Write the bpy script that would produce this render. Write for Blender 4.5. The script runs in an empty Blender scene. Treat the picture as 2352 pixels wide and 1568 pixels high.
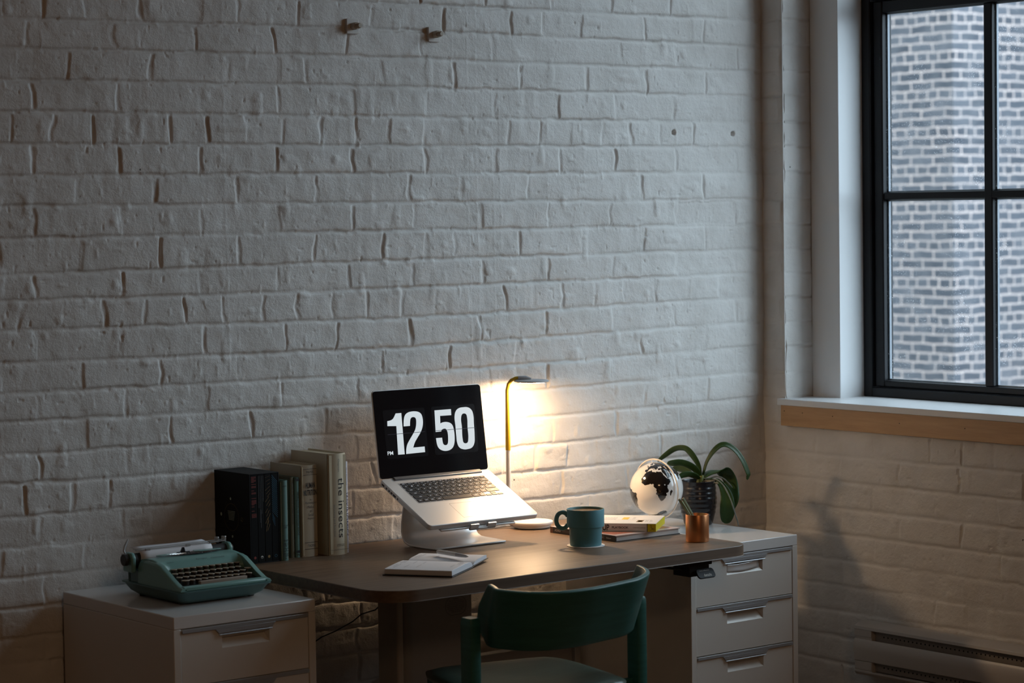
import bpy, bmesh, math, random
import numpy as np
from mathutils import Vector, Matrix
random.seed(7); rng = np.random.default_rng(11)
C = bpy.context.scene.collection
PI = math.pi

# ------------------------------------------------------------------ materials
def mat(name, col=(.8,.8,.8), rough=.5, metal=0., spec=.5, bump=None, var=None, coat=0., emit=None, estr=0., trans=0., alpha=1., sss=0.):
    """bump=(scale, strength, distance)  var=(scale, amount) darkens/lightens the colour with a noise of its own"""
    m = bpy.data.materials.new(name); m.use_nodes = True
    nt = m.node_tree; b = nt.nodes['Principled BSDF']
    b.inputs['Base Color'].default_value = (*col, 1)
    b.inputs['Roughness'].default_value = rough
    b.inputs['Metallic'].default_value = metal
    b.inputs['Specular IOR Level'].default_value = spec
    b.inputs['Coat Weight'].default_value = coat
    b.inputs['Coat Roughness'].default_value = .05
    b.inputs['Transmission Weight'].default_value = trans
    if sss:
        b.inputs['Subsurface Weight'].default_value = sss
        b.inputs['Subsurface Radius'].default_value = (.01,.008,.006)
        b.inputs['Subsurface Scale'].default_value = 1
    if emit:
        b.inputs['Emission Color'].default_value = (*emit, 1)
        b.inputs['Emission Strength'].default_value = estr
    tc = nt.nodes.new('ShaderNodeTexCoord')
    if bump:
        n = nt.nodes.new('ShaderNodeTexNoise'); n.inputs['Scale'].default_value = bump[0]; n.inputs['Detail'].default_value = 4
        bp = nt.nodes.new('ShaderNodeBump'); bp.inputs['Strength'].default_value = bump[1]; bp.inputs['Distance'].default_value = bump[2]
        nt.links.new(tc.outputs['Object'], n.inputs['Vector']); nt.links.new(n.outputs['Fac'], bp.inputs['Height'])
        nt.links.new(bp.outputs['Normal'], b.inputs['Normal'])
    if var:
        n = nt.nodes.new('ShaderNodeTexNoise'); n.inputs['Scale'].default_value = var[0]; n.inputs['Detail'].default_value = 5
        r = nt.nodes.new('ShaderNodeMapRange'); r.inputs['To Min'].default_value = 1-var[1]; r.inputs['To Max'].default_value = 1+var[1]
        h = nt.nodes.new('ShaderNodeHueSaturation'); h.inputs['Color'].default_value = (*col, 1)
        nt.links.new(tc.outputs['Object'], n.inputs['Vector']); nt.links.new(n.outputs['Fac'], r.inputs['Value'])
        nt.links.new(r.outputs['Result'], h.inputs['Value']); nt.links.new(h.outputs['Color'], b.inputs['Base Color'])
    return m

def wood(name, c1, c2, rough=.4, scale=(1,14,14), bump=.1, spec=.5):
    m = bpy.data.materials.new(name); m.use_nodes = True
    nt = m.node_tree; b = nt.nodes['Principled BSDF']; L = nt.links.new
    tc = nt.nodes.new('ShaderNodeTexCoord'); mp = nt.nodes.new('ShaderNodeMapping'); mp.inputs['Scale'].default_value = scale
    n = nt.nodes.new('ShaderNodeTexNoise'); n.inputs['Scale'].default_value = 3; n.inputs['Detail'].default_value = 8; n.inputs['Roughness'].default_value = .65
    n.inputs['Distortion'].default_value = .3
    r = nt.nodes.new('ShaderNodeValToRGB'); e = r.color_ramp.elements
    e[0].position = .33; e[0].color = (*c1,1); e[1].position = .68; e[1].color = (*c2,1)
    L(tc.outputs['Object'], mp.inputs['Vector']); L(mp.outputs['Vector'], n.inputs['Vector']); L(n.outputs['Fac'], r.inputs['Fac'])
    L(r.outputs['Color'], b.inputs['Base Color'])
    bp = nt.nodes.new('ShaderNodeBump'); bp.inputs['Strength'].default_value = bump; bp.inputs['Distance'].default_value = .001
    L(n.outputs['Fac'], bp.inputs['Height']); L(bp.outputs['Normal'], b.inputs['Normal'])
    b.inputs['Roughness'].default_value = rough; b.inputs['Specular IOR Level'].default_value = spec
    return m

def painted_brick():
    m = bpy.data.materials.new('painted_brick'); m.use_nodes = True
    nt = m.node_tree; b = nt.nodes['Principled BSDF']; L = nt.links.new
    tc = nt.nodes.new('ShaderNodeTexCoord')
    b.inputs['Roughness'].default_value = .5; b.inputs['Specular IOR Level'].default_value = .35
    n = nt.nodes.new('ShaderNodeTexNoise'); n.inputs['Scale'].default_value = 9; n.inputs['Detail'].default_value = 7
    r = nt.nodes.new('ShaderNodeValToRGB'); e = r.color_ramp.elements
    e[0].position = .3; e[0].color = (.60,.575,.545,1); e[1].position = .7; e[1].color = (.70,.68,.655,1)
    v = nt.nodes.new('ShaderNodeTexVoronoi'); v.inputs['Scale'].default_value = 13      # sparse chips of dark grit
    v2 = nt.nodes.new('ShaderNodeMath'); v2.operation = 'LESS_THAN'; v2.inputs[1].default_value = .035
    mx = nt.nodes.new('ShaderNodeMix'); mx.data_type = 'RGBA'; mx.inputs['B'].default_value = (.12,.1,.085,1)
    sp = nt.nodes.new('ShaderNodeTexNoise'); sp.inputs['Scale'].default_value = 3.1
    g = nt.nodes.new('ShaderNodeMath'); g.operation = 'GREATER_THAN'; g.inputs[1].default_value = .6
    mu = nt.nodes.new('ShaderNodeMath'); mu.operation = 'MULTIPLY'
    for q in (n, v, sp): L(tc.outputs['Object'], q.inputs['Vector'])
    L(n.outputs['Fac'], r.inputs['Fac']); L(v.outputs['Distance'], v2.inputs[0]); L(sp.outputs['Fac'], g.inputs[0])
    L(v2.outputs[0], mu.inputs[0]); L(g.outputs[0], mu.inputs[1]); L(mu.outputs[0], mx.inputs['Factor'])
    L(r.outputs['Color'], mx.inputs['A']); L(mx.outputs['Result'], b.inputs['Base Color'])
    f1 = nt.nodes.new('ShaderNodeTexNoise'); f1.inputs['Scale'].default_value = 70; f1.inputs['Detail'].default_value = 5; f1.inputs['Roughness'].default_value = .6
    L(tc.outputs['Object'], f1.inputs['Vector'])
    f2 = nt.nodes.new('ShaderNodeTexNoise'); f2.inputs['Scale'].default_value = 420; f2.inputs['Detail'].default_value = 2
    L(tc.outputs['Object'], f2.inputs['Vector'])
    ad = nt.nodes.new('ShaderNodeMath'); ad.operation = 'MULTIPLY_ADD'; ad.inputs[1].default_value = .3
    L(f2.outputs['Fac'], ad.inputs[0]); L(f1.outputs['Fac'], ad.inputs[2])
    bp = nt.nodes.new('ShaderNodeBump'); bp.inputs['Strength'].default_value = .7; bp.inputs['Distance'].default_value = .0026
    L(ad.outputs[0], bp.inputs['Height']); L(bp.outputs['Normal'], b.inputs['Normal'])
    return m

def outer_brick():
    m = bpy.data.materials.new('dark_street_brick'); m.use_nodes = True
    nt = m.node_tree; b = nt.nodes['Principled BSDF']; L = nt.links.new
    tc = nt.nodes.new('ShaderNodeTexCoord'); sx = nt.nodes.new('ShaderNodeSeparateXYZ'); cx = nt.nodes.new('ShaderNodeCombineXYZ')
    ad = nt.nodes.new('ShaderNodeMath'); ad.operation = 'ADD'
    L(tc.outputs['Object'], sx.inputs[0]); L(sx.outputs['X'], ad.inputs[0]); L(sx.outputs['Y'], ad.inputs[1])
    L(ad.outputs[0], cx.inputs['X']); L(sx.outputs['Z'], cx.inputs['Y'])
    br = nt.nodes.new('ShaderNodeTexBrick'); br.offset = .5; br.squash = .5; br.squash_frequency = 4
    br.inputs['Color1'].default_value = (.060,.072,.095,1); br.inputs['Color2'].default_value = (.115,.13,.16,1)
    br.inputs['Mortar'].default_value = (.72,.60,.56,1)
    br.inputs['Scale'].default_value = 1; br.inputs['Brick Width'].default_value = .235; br.inputs['Row Height'].default_value = .0755
    br.inputs['Mortar Size'].default_value = .0088; br.inputs['Mortar Smooth'].default_value = .15; br.inputs['Bias'].default_value = -.1
    nz = nt.nodes.new('ShaderNodeTexNoise'); nz.inputs['Scale'].default_value = 7
    mv = nt.nodes.new('ShaderNodeVectorMath'); mv.operation = 'MULTIPLY_ADD'; mv.inputs[1].default_value = (.05,.03,0)
    L(tc.outputs['Object'], nz.inputs['Vector']); L(nz.outputs['Color'], mv.inputs[0]); L(cx.outputs[0], mv.inputs[2])
    L(mv.outputs[0], br.inputs['Vector'])
    n2 = nt.nodes.new('ShaderNodeTexNoise'); n2.inputs['Scale'].default_value = 3.5; n2.inputs['Detail'].default_value = 8; n2.inputs['Roughness'].default_value = .7
    r2 = nt.nodes.new('ShaderNodeMapRange'); r2.inputs['From Min'].default_value = .42; r2.inputs['From Max'].default_value = .72; r2.inputs['To Min'].default_value = .08; r2.inputs['To Max'].default_value = .75
    mx = nt.nodes.new('ShaderNodeMix'); mx.data_type = 'RGBA'; mx.inputs['B'].default_value = (.24,.24,.26,1)     # soot and smeared mortar
    L(tc.outputs['Object'], n2.inputs['Vector']); L(n2.outputs['Fac'], r2.inputs['Value']); L(r2.outputs[0], mx.inputs['Factor']); L(br.outputs['Color'], mx.inputs['A'])
    L(mx.outputs['Result'], b.inputs['Base Color']); b.inputs['Roughness'].default_value = .8
    return m

def glass_mat(name, tint=(1,1,1), specks=False):
    m = bpy.data.materials.new(name); m.use_nodes = True
    nt = m.node_tree; nt.nodes.remove(nt.nodes['Principled BSDF']); L = nt.links.new
    out = nt.nodes['Material Output']
    t = nt.nodes.new('ShaderNodeBsdfTransparent'); t.inputs['Color'].default_value = (*tint,1)
    g = nt.nodes.new('ShaderNodeBsdfGlossy'); g.inputs['Roughness'].default_value = .02
    lw = nt.nodes.new('ShaderNodeLayerWeight'); lw.inputs['Blend'].default_value = .5
    pw = nt.nodes.new('ShaderNodeMath'); pw.operation = 'POWER'; pw.inputs[1].default_value = 5; L(lw.outputs['Facing'], pw.inputs[0])
    f = nt.nodes.new('ShaderNodeMath'); f.operation = 'MULTIPLY_ADD'; f.inputs[1].default_value = .9; f.inputs[2].default_value = .04; L(pw.outputs[0], f.inputs[0])
    mx = nt.nodes.new('ShaderNodeMixShader'); L(f.outputs[0], mx.inputs[0]); L(t.outputs[0], mx.inputs[1]); L(g.outputs[0], mx.inputs[2])
    last = mx
    if specks:      # dried rain specks on the pane
        tc = nt.nodes.new('ShaderNodeTexCoord')
        v = nt.nodes.new('ShaderNodeTexVoronoi'); v.inputs['Scale'].default_value = 160
        c = nt.nodes.new('ShaderNodeMath'); c.operation = 'LESS_THAN'; c.inputs[1].default_value = .16
        n = nt.nodes.new('ShaderNodeTexNoise'); n.inputs['Scale'].default_value = 9; n.inputs['Detail'].default_value = 6
        r = nt.nodes.new('ShaderNodeMapRange'); r.inputs['From Min'].default_value = .38; r.inputs['From Max'].default_value = .75
        r.inputs['To Min'].default_value = .02; r.inputs['To Max'].default_value = .5
        mu = nt.nodes.new('ShaderNodeMath'); mu.operation = 'MULTIPLY'
        for q in (v, n): L(tc.outputs['Object'], q.inputs['Vector'])
        L(v.outputs['Distance'], c.inputs[0]); L(n.outputs['Fac'], r.inputs['Value']); L(c.outputs[0], mu.inputs[0]); L(r.outputs[0], mu.inputs[1])
        d = nt.nodes.new('ShaderNodeBsdfTranslucent'); d.inputs['Color'].default_value = (.9,.93,.97,1)
        m2 = nt.nodes.new('ShaderNodeMixShader'); L(mu.outputs[0], m2.inputs[0]); L(mx.outputs[0], m2.inputs[1]); L(d.outputs[0], m2.inputs[2])
        last = m2
    L(last.outputs[0], out.inputs['Surface'])
    return m

M = dict(
 brickpaint=painted_brick(), street=outer_brick(),
 trimwhite=mat('white_trim_paint',(.72,.735,.75),.35,bump=(40,.05,.001)),
 farwall=mat('old_red_brick_wall',(.36,.22,.14),.8,bump=(20,.4,.004),var=(6,.25)), timber=wood('ceiling_timber',(.30,.19,.11),(.46,.31,.19),.6,(1,8,8)),
 plaster=mat('plaster_paint',(.62,.60,.57),.6,bump=(30,.2,.002)),
 apron=wood('pine_apron',(.42,.235,.10),(.56,.33,.155),.45,(14,1,14)),
 floorw=wood('floor_boards',(.16,.085,.045),(.27,.155,.085),.4,(14,1,1)),
 blackframe=mat('black_window_paint',(.008,.0085,.011),.45,spec=.3),
 glass=glass_mat('window_glass',(.93,.96,.97),True),
 stop=mat('glazing_spacer',(.22,.24,.27),.5,.3),
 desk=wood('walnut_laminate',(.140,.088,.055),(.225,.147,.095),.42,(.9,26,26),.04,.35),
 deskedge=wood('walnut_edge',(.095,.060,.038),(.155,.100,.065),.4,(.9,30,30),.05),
 legmetal=mat('grey_powder_steel',(.30,.285,.275),.32,.2),
 legstrip=mat('column_edge_steel',(.40,.34,.28),.35,.3),
 black=mat('black_plastic',(.012,.012,.013),.55,spec=.3),
 ink=mat('black_ink',(.02,.02,.022),.5),
 greyink=mat('grey_ink',(.13,.12,.11),.6),
 cabinet=mat('cabinet_white_steel',(.70,.67,.63),.22,bump=(300,.03,.0005)),
 cabtop=mat('cabinet_gloss_top',(.72,.71,.70),.12),
 silver=mat('drawer_silver',(.42,.44,.47),.42,.45),
 alu=mat('laptop_aluminium',(.66,.65,.64),.40,.5),
 stand=mat('stand_aluminium',(.74,.73,.715),.36,.6),
 bezel=mat('screen_glass_black',(.006,.006,.008),.07),
 digit=mat('screen_digits',(.05,.05,.05),.4,emit=(.80,.88,.92),estr=.36),
 flip=mat('screen_flip_card',(.008,.008,.010),.12,emit=(.5,.5,.6),estr=.001),
 keyblack=mat('key_black',(.010,.010,.012),.42,spec=.3),
 keyglow=mat('key_legend',(.7,.75,.8),.4,emit=(.7,.8,1),estr=.25),
 keywell=mat('key_gap_backlit',(.40,.40,.41),.45,.5),
 port=mat('port_black',(.01,.01,.01),.4),
 lampwhite=mat('lamp_white',(.83,.81,.79),.35),
 lampyellow=mat('lamp_mustard',(.62,.41,.03),.38),
 lampgrey=mat('lamp_head_grey',(.50,.51,.53),.4),
 led=mat('lamp_led_panel',(1,1,1),.4,emit=(1,.66,.37),estr=112),
 cable=mat('cable_dark',(.02,.018,.016),.5), cablewhite=mat('cable_grey',(.32,.3,.28),.5),
 mug=mat('mug_teal',(.10,.285,.335),.5,bump=(500,.03,.0004)), coffee=mat('milky_coffee',(.45,.30,.18),.12), mugin=mat('mug_inside',(.12,.22,.21),.45),
 coaster=mat('coaster_white',(.78,.75,.72),.6),
 copper=mat('brushed_copper',(.68,.29,.125),.33,.9,bump=(200,.05,.0005)),
 pencil=mat('pencil_sage',(.34,.42,.27),.45), graphite=mat('graphite',(.03,.03,.03),.4), pencilwood=mat('pencil_wood',(.6,.4,.22),.6),
 paper=mat('paper_white',(.74,.74,.77),.7), pagegrey=mat('page_edge',(.55,.54,.53),.75,bump=(600,.3,.0006)), pageline=mat('page_print',(.10,.09,.10),.7),
 coverblack=mat('notebook_cover',(.014,.013,.015),.45),
 pen=mat('pen_milky',(.75,.73,.70),.25), pengrey=mat('pen_grip',(.42,.41,.42),.35),
 playwhite=mat('cover_white',(.80,.78,.75),.3), playyellow=mat('cover_yellow',(.72,.60,.015),.35), playgold=mat('cover_gold',(.75,.52,.02),.35),
 playgrey=mat('cover_box_grey',(.62,.62,.60),.4), playbrown=mat('cover_box_brown',(.32,.22,.10),.4), playred=mat('cover_dots',(.22,.05,.07),.4),
 artcover=mat('art_cover_pale',(.58,.47,.45),.25), artred=mat('art_cover_red',(.42,.15,.10),.3), artbrown=mat('art_spine_brown',(.115,.075,.06),.35),
 artspine=mat('art_spine_dark',(.03,.027,.025),.35), artrust=mat('art_spine_rust',(.20,.09,.05),.35), artgold=mat('art_spine_gold',(.4,.25,.06),.35), whiteink=mat('white_ink',(.75,.72,.68),.5),
 pot=mat('glazed_black_pot',(.010,.010,.013),.24,coat=.15), soil=mat('bark_mix',(.06,.04,.025),.9,bump=(90,1,.01)),
 leaf=mat('orchid_leaf',(.026,.062,.014),.42,var=(18,.3),spec=.35), leafback=mat('orchid_leaf_base',(.16,.17,.03),.4), root=mat('aerial_root',(.19,.17,.11),.7,var=(60,.35)), rootgrey=mat('aerial_root_grey',(.17,.19,.17),.8),
 globewhite=mat('globe_pearl',(.78,.77,.75),.10,coat=.6,sss=.05), globeblack=mat('globe_land',(.012,.010,.009),.10,coat=.6),
 ring=mat('globe_ring_cream',(.80,.76,.70),.25),
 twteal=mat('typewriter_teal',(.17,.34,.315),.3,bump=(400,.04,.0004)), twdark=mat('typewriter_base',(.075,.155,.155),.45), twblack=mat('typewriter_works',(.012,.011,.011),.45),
 twkey=mat('typewriter_key_body',(.035,.026,.02),.35), twcream=mat('typewriter_key_cap',(.36,.30,.22),.5), twspace=mat('typewriter_space_bar',(.36,.29,.235),.5), chrome=mat('typewriter_steel',(.45,.44,.43),.3,.85), rubber=mat('platen_rubber',(.03,.028,.028),.6),
 chair=wood('chair_green_stain',(.024,.118,.104),(.036,.165,.145),.38,(2,2,28),.08),
 seatm=wood('chair_seat_stain',(.055,.085,.065),(.085,.12,.09),.33,(2,26,2),.06),
 caseblack=mat('slipcase_black',(.009,.009,.010),.7,spec=.25), spineblack=mat('box_book_black',(.009,.009,.009),.8,spec=.15),
 red=mat('foil_red',(.24,.045,.035),.5), grey=mat('foil_grey',(.12,.13,.14),.5), gold=mat('foil_gold',(.28,.17,.055),.5), blue=mat('foil_blue',(.03,.13,.21),.5), white=mat('foil_white',(.55,.55,.52),.5), sage=mat('foil_sage',(.35,.4,.3),.5),
 clothteal=mat('cloth_teal',(.10,.185,.165),.7,var=(30,.12)), olive=mat('cloth_olive',(.15,.135,.085),.7), teal2=mat('cloth_teal_light',(.13,.24,.21),.65),
 cream=mat('jacket_cream',(.54,.48,.37),.3), cream2=mat('jacket_ivory',(.60,.54,.41),.25), wik=mat('jacket_white',(.55,.55,.60),.4), oldpage=mat('old_page_block',(.52,.44,.30),.8), purple=mat('ink_purple',(.09,.07,.17),.5),
 heater=mat('heater_enamel',(.52,.49,.46),.35), heaterin=mat('heater_inside',(.26,.23,.205),.5), hole=mat('punched_hole',(.006,.006,.006),.8),
 plate=mat('anchor_plate_paint',(.58,.55,.52),.55,bump=(80,.3,.001)), boltp=mat('anchor_bolt_paint',(.42,.36,.29),.5,bump=(120,.4,.001)),
 greybeam=mat('cable_tray_grey',(.42,.41,.40),.5),
)

# ------------------------------------------------------------------ mesh building
def V(*a): return Vector(a)
_txt = {}
def text_geo(s, off=0):
    if (s,off) in _txt: return _txt[(s,off)]
    cu = bpy.data.curves.new('t', 'FONT'); cu.body = s; cu.resolution_u = 3; cu.offset = off
    o = bpy.data.objects.new('t', cu); C.objects.link(o)
    dg = bpy.context.evaluated_depsgraph_get(); dg.update()
    me = bpy.data.meshes.new_from_object(o.evaluated_get(dg))
    vs = [(v.co.x, v.co.y) for v in me.vertices]; fs = [tuple(p.vertices) for p in me.polygons]
    bpy.data.objects.remove(o); bpy.data.curves.remove(cu); bpy.data.meshes.remove(me)
    _txt[(s,off)] = (vs, fs); return vs, fs

class B:
    def __init__(s): s.v = []; s.f = []; s.m = []
    def add(s, vs, fs, m=0):
        n = len(s.v); s.v += [tuple(v) for v in vs]; s.f += [tuple(i+n for i in f) for f in fs]; s.m += [m]*len(fs); return s
    def box(s, x0,x1,y0,y1,z0,z1, m=0):
        vs = [(x,y,z) for x in (x0,x1) for y in (y0,y1) for z in (z0,z1)]
        return s.add(vs, [(0,1,3,2),(4,6,7,5),(0,4,5,1),(2,3,7,6),(0,2,6,4),(1,5,7,3)], m)
    def obox(s, o, a, b, c, m=0):           # box from corner o with edge vectors
        o,a,b,c = map(Vector,(o,a,b,c)); vs = [o+i*a+j*b+k*c for i in (0,1) for j in (0,1) for k in (0,1)]
        return s.add(vs, [(0,1,3,2),(4,6,7,5),(0,4,5,1),(2,3,7,6),(0,2,6,4),(1,5,7,3)], m)
    def prism(s, pts, ext, m=0):            # polygon pts (3D) swept along ext
        pts = [Vector(p) for p in pts]; e = Vector(ext); n = len(pts)
        vs = pts + [p+e for p in pts]
        fs = [tuple(range(n))[::-1], tuple(range(n,2*n))] + [(i,(i+1)%n,n+(i+1)%n,n+i) for i in range(n)]
        return s.add(vs, fs, m)
    def lathe(s, prof, c=(0,0,0), seg=48, m=0, mfun=None):
        vs = []; fs = []
        for r,z in prof:
            for i in range(seg):
                a = 2*PI*i/seg; vs.append((c[0]+r*math.cos(a), c[1]+r*math.sin(a), c[2]+z))
        n = len(s.v); s.v += vs
        for j in range(len(prof)-1):
            for i in range(seg):
                s.f.append((n+j*seg+i, n+j*seg+(i+1)%seg, n+(j+1)*seg+(i+1)%seg, n+(j+1)*seg+i)); s.m.append(mfun(j) if mfun else m)
        return s
    def tube(s, pts, rad, seg=10, m=0, cap=True, sq=1.):
        pts = [Vector(p) for p in pts]; n = len(pts); rr = rad if isinstance(rad,(list,tuple)) else [rad]*n
        vs = []; up = None
        for i,p in enumerate(pts):
            t = (pts[min(i+1,n-1)]-pts[max(i-1,0)]).normalized()
            if up is None: up = t.orthogonal().normalized()
            up = (up - t*up.dot(t)).normalized(); w = t.cross(up)
            for k in range(seg):
                a = 2*PI*k/seg; vs.append(p + rr[i]*(math.cos(a)*up + sq*math.sin(a)*w))
        fs = [(j*seg+k, j*seg+(k+1)%seg, (j+1)*seg+(k+1)%seg, (j+1)*seg+k) for j in range(n-1) for k in range(seg)]
        if cap: fs += [tuple(range(seg))[::-1], tuple(range((n-1)*seg, n*seg))]
        return s.add(vs, fs, m)
    def cyl(s, a, b, r, seg=24, m=0): return s.tube([a,b], r, seg, m)
    def ball(s, c, r, m=0, seg=12, sz=1.):
        prof = [(max(1e-5,r*math.sin(PI*i/seg)), -r*sz*math.cos(PI*i/seg)) for i in range(seg+1)]
        return s.lathe(prof, c, seg*2, m)
    def rrect(s, cx, cy, w, h, r, z0, z1, m=0, seg=6, fr=None):   # rounded rectangle prism; fr maps (x,y,z)->3D
        pts = []
        for sx,sy,a0 in ((1,1,0),(-1,1,90),(-1,-1,180),(1,-1,270)):
            for k in range(seg+1):
                a = math.radians(a0+90*k/seg); pts.append((cx+sx*(w/2-r)+r*math.cos(a), cy+sy*(h/2-r)+r*math.sin(a)))
        fr = fr or (lambda x,y,z: Vector((x,y,z)))
        n = len(pts); vs = [fr(x,y,z0) for x,y in pts]+[fr(x,y,z1) for x,y in pts]
        return s.add(vs, [tuple(range(n))[::-1], tuple(range(n,2*n))]+[(i,(i+1)%n,n+(i+1)%n,n+i) for i in range(n)], m)
    def grid(s, rows, m=0, wrap=False):     # rows: list of lists of points
        h = len(rows); w = len(rows[0]); vs = [p for r in rows for p in r]
        fs = [(j*w+i, j*w+(i+1)%w, (j+1)*w+(i+1)%w, (j+1)*w+i) for j in range(h-1) for i in range(w if wrap else w-1)]
        return s.add(vs, fs, m)
    def text(s, st, o, xd, yd, w, h, m=0, off=0):  # fits the words into a w x h box whose lower-left corner is o
        vs, fs = text_geo(st, off)
        if not vs: return s
        xs = [v[0] for v in vs]; ys = [v[1] for v in vs]
        x0, y0 = min(xs), min(ys); kx = w/max(1e-6,max(xs)-x0); ky = h/max(1e-6,max(ys)-y0)
        o, xd, yd = Vector(o), Vector(xd).normalized(), Vector(yd).normalized()
        return s.add([o+xd*((x-x0)*kx)+yd*((y-y0)*ky) for x,y in vs], fs, m)

def parent(o, p):
    if p is not None: o.parent = p
def obj(name, b, mats, p=None, bevel=0, smooth=True, angle=35, solid=0, sub=0, label=None, kind=None, bseg=2):
    me = bpy.data.meshes.new(name); me.from_pydata([tuple(v) for v in b.v], [], b.f)
    mats = mats if isinstance(mats,(list,tuple)) else [mats]
    for m in mats: me.materials.append(M[m] if isinstance(m,str) else m)
    me.polygons.foreach_set('material_index', b.m)
    me.validate()
    bm = bmesh.new(); bm.from_mesh(me); bmesh.ops.recalc_face_normals(bm, faces=bm.faces); bm.to_mesh(me); bm.free()
    if smooth:
        me.polygons.foreach_set('use_smooth', [True]*len(me.polygons)); me.set_sharp_from_angle(angle=math.radians(angle))
    o = bpy.data.objects.new(name, me); C.objects.link(o); parent(o, p)
    if solid:
        md = o.modifiers.new('solid','SOLIDIFY'); md.thickness = solid; md.offset = 0
    if sub:
        md = o.modifiers.new('sub','SUBSURF'); md.levels = sub; md.render_levels = sub
    if bevel:
        md = o.modifiers.new('bevel','BEVEL'); md.width = bevel; md.segments = bseg; md.limit_method = 'ANGLE'; md.angle_limit = math.radians(40)
        md.harden_normals = False
    if label: o['label'] = label
    if kind: o['kind'] = kind
    return o
def tag(o, label, cat, group=None):
    o['label'] = label; o['category'] = cat
    if group: o['group'] = group
    return o
def thing(name, label, cat, loc=(0,0,0), rz=0, group=None):
    o = bpy.data.objects.new(name, None); C.objects.link(o); o.location = loc; o.rotation_euler = (0,0,rz); o.empty_display_size = .05
    return tag(o, label, cat, group)
def struct(name, b, m, p=None, **k):
    o = obj(name, b, m, p, **k)
    if p is None: o['kind'] = 'structure'
    return o
def sstep(a,b,x): t = np.clip((x-a)/(b-a),0,1); return t*t*(3-2*t)

# ------------------------------------------------------------------ brick walls
FLOOR = .05; CEIL = 3.45; XW = 5.11
def noise2(x, z, s, seed):
    r = np.random.default_rng(seed); G = r.random((256,256))
    u = x*s+137.3; v = z*s+91.7; i = np.floor(u).astype(int); j = np.floor(v).astype(int); fu = u-i; fv = v-j
    fu = fu*fu*(3-2*fu); fv = fv*fv*(3-2*fv)
    g = lambda a,b: G[a%256,b%256]
    return (g(i,j)*(1-fu)+g(i+1,j)*fu)*(1-fv)+(g(i,j+1)*(1-fu)+g(i+1,j+1)*fu)*fv
LZ = [2.14,2.0653,1.9952,1.9219,1.8476,1.7711,1.6956,1.6251,1.5485,1.4635,1.401,1.3324,1.2554,1.1825,1.1147,1.0375,.9685,.8891,.8159,.7457,.6702,.5999,.5377]
CZ = [2.146,2.0773,2.0042,1.9264,1.8486,1.7718,1.6995,1.6226,1.5479,1.4697,1.3949,1.3153,1.2369,1.1676,1.0937,1.0185,.942,.8713,.7948,.7205,.6507,.5786,.5076,.4354,.3607]
RZ = [2.15,2.0727,1.999,1.9239,1.8475,1.7749,1.6983,1.6191,1.5437,1.4708,1.3992,1.3275,1.2544,1.1799,1.1041,1.0269,.9483,.8696,.7935,.716,.6397]
UP = 17
def full(l, n=30):
    l = list(l)
    while len(l) < n: l.append(l[-1]-.0752)
    return [l[0]+.0752*(UP-i) for i in range(UP)] + l
LZ, CZ, RZ = full(LZ), full(CZ), full(RZ)
JX = [[2.737,2.849,3.002,3.17,3.279,3.462,3.691,3.811,3.926,4.157,4.268,4.407,4.645,4.877],[2.693,2.922,3.154,3.387,3.611,3.843,4.089,4.318,4.558,4.764,5.01],[2.801,3.024,3.246,3.398,3.482,3.715,3.958,4.183,4.424,4.65,4.88],[2.702,2.935,3.162,3.393,3.631,3.864,4.096,4.319,4.531,4.762,5.011],[2.641,2.751,2.861,2.958,3.07,3.184,3.296,3.409,3.522,3.637,3.741,3.858,4.032,4.142,4.255,4.365,4.479,4.592,4.701,4.829],[2.698,2.926,3.158,3.384,3.622,3.858,4.096,4.327,4.528,4.761,5.002],[2.812,3.028,3.265,3.511,3.802,3.975,4.207,4.384,4.628,4.867],[2.696,2.927,3.162,3.389,3.616,3.82,4.048,4.28,4.506,4.757,4.993],[2.82,3.042,3.267,3.502,3.713,3.853,3.947,4.171,4.396,4.632,4.873],[2.691,2.931,3.15,3.382,3.605,3.811,4.046,4.279,4.515,4.756,4.994],[2.657,2.775,2.883,2.988,3.103,3.217,3.336,3.436,3.547,3.662,3.773,3.882,4.0,4.121,4.221,4.326,4.445,4.558,4.677,4.801,4.927],[2.693,2.922,3.159,3.398,3.562,3.797,4.033,4.266,4.507,4.747,4.995],[2.813,3.032,3.251,3.484,3.706,3.93,4.159,4.394,4.617,4.869],[2.698,2.933,3.164,3.388,3.627,3.848,4.063,4.264,4.505,4.757,4.997],[2.823,3.057,3.296,3.522,3.75,3.97,4.19,4.401,4.633,4.874],[2.696,2.936,3.159,3.393,3.617,3.85,4.07,4.283,4.52,4.759,4.997],[2.656,2.779,2.883,2.99,3.1,3.21,3.33,3.44,3.56,3.67,3.78,3.89,4.0,4.11,4.222,4.339,4.453,4.567,4.683,4.791,4.871],[2.691,2.915,3.132,3.36,3.6,3.83,4.08,4.313,4.557,4.795,5.0]]
def joints(row, lo, hi, right=False):
    k = row-UP
    if not right and 0 <= k < len(JX): l = list(JX[k])
    else:
        hd = (k-4) % 6 == 0; p = .113 if hd else .2285
        l = [ (2.7 if k%2 else 2.815) if not right else lo+.09*(1+k%2) ]
        while l[-1] < hi: l.append(l[-1]+p*random.uniform(.97,1.03))
    p = l[1]-l[0]
    while l[0] > lo: l.insert(0, l[0]-p)
    while l[-1] < hi: l.append(l[-1]+.2285)
    return l
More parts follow.
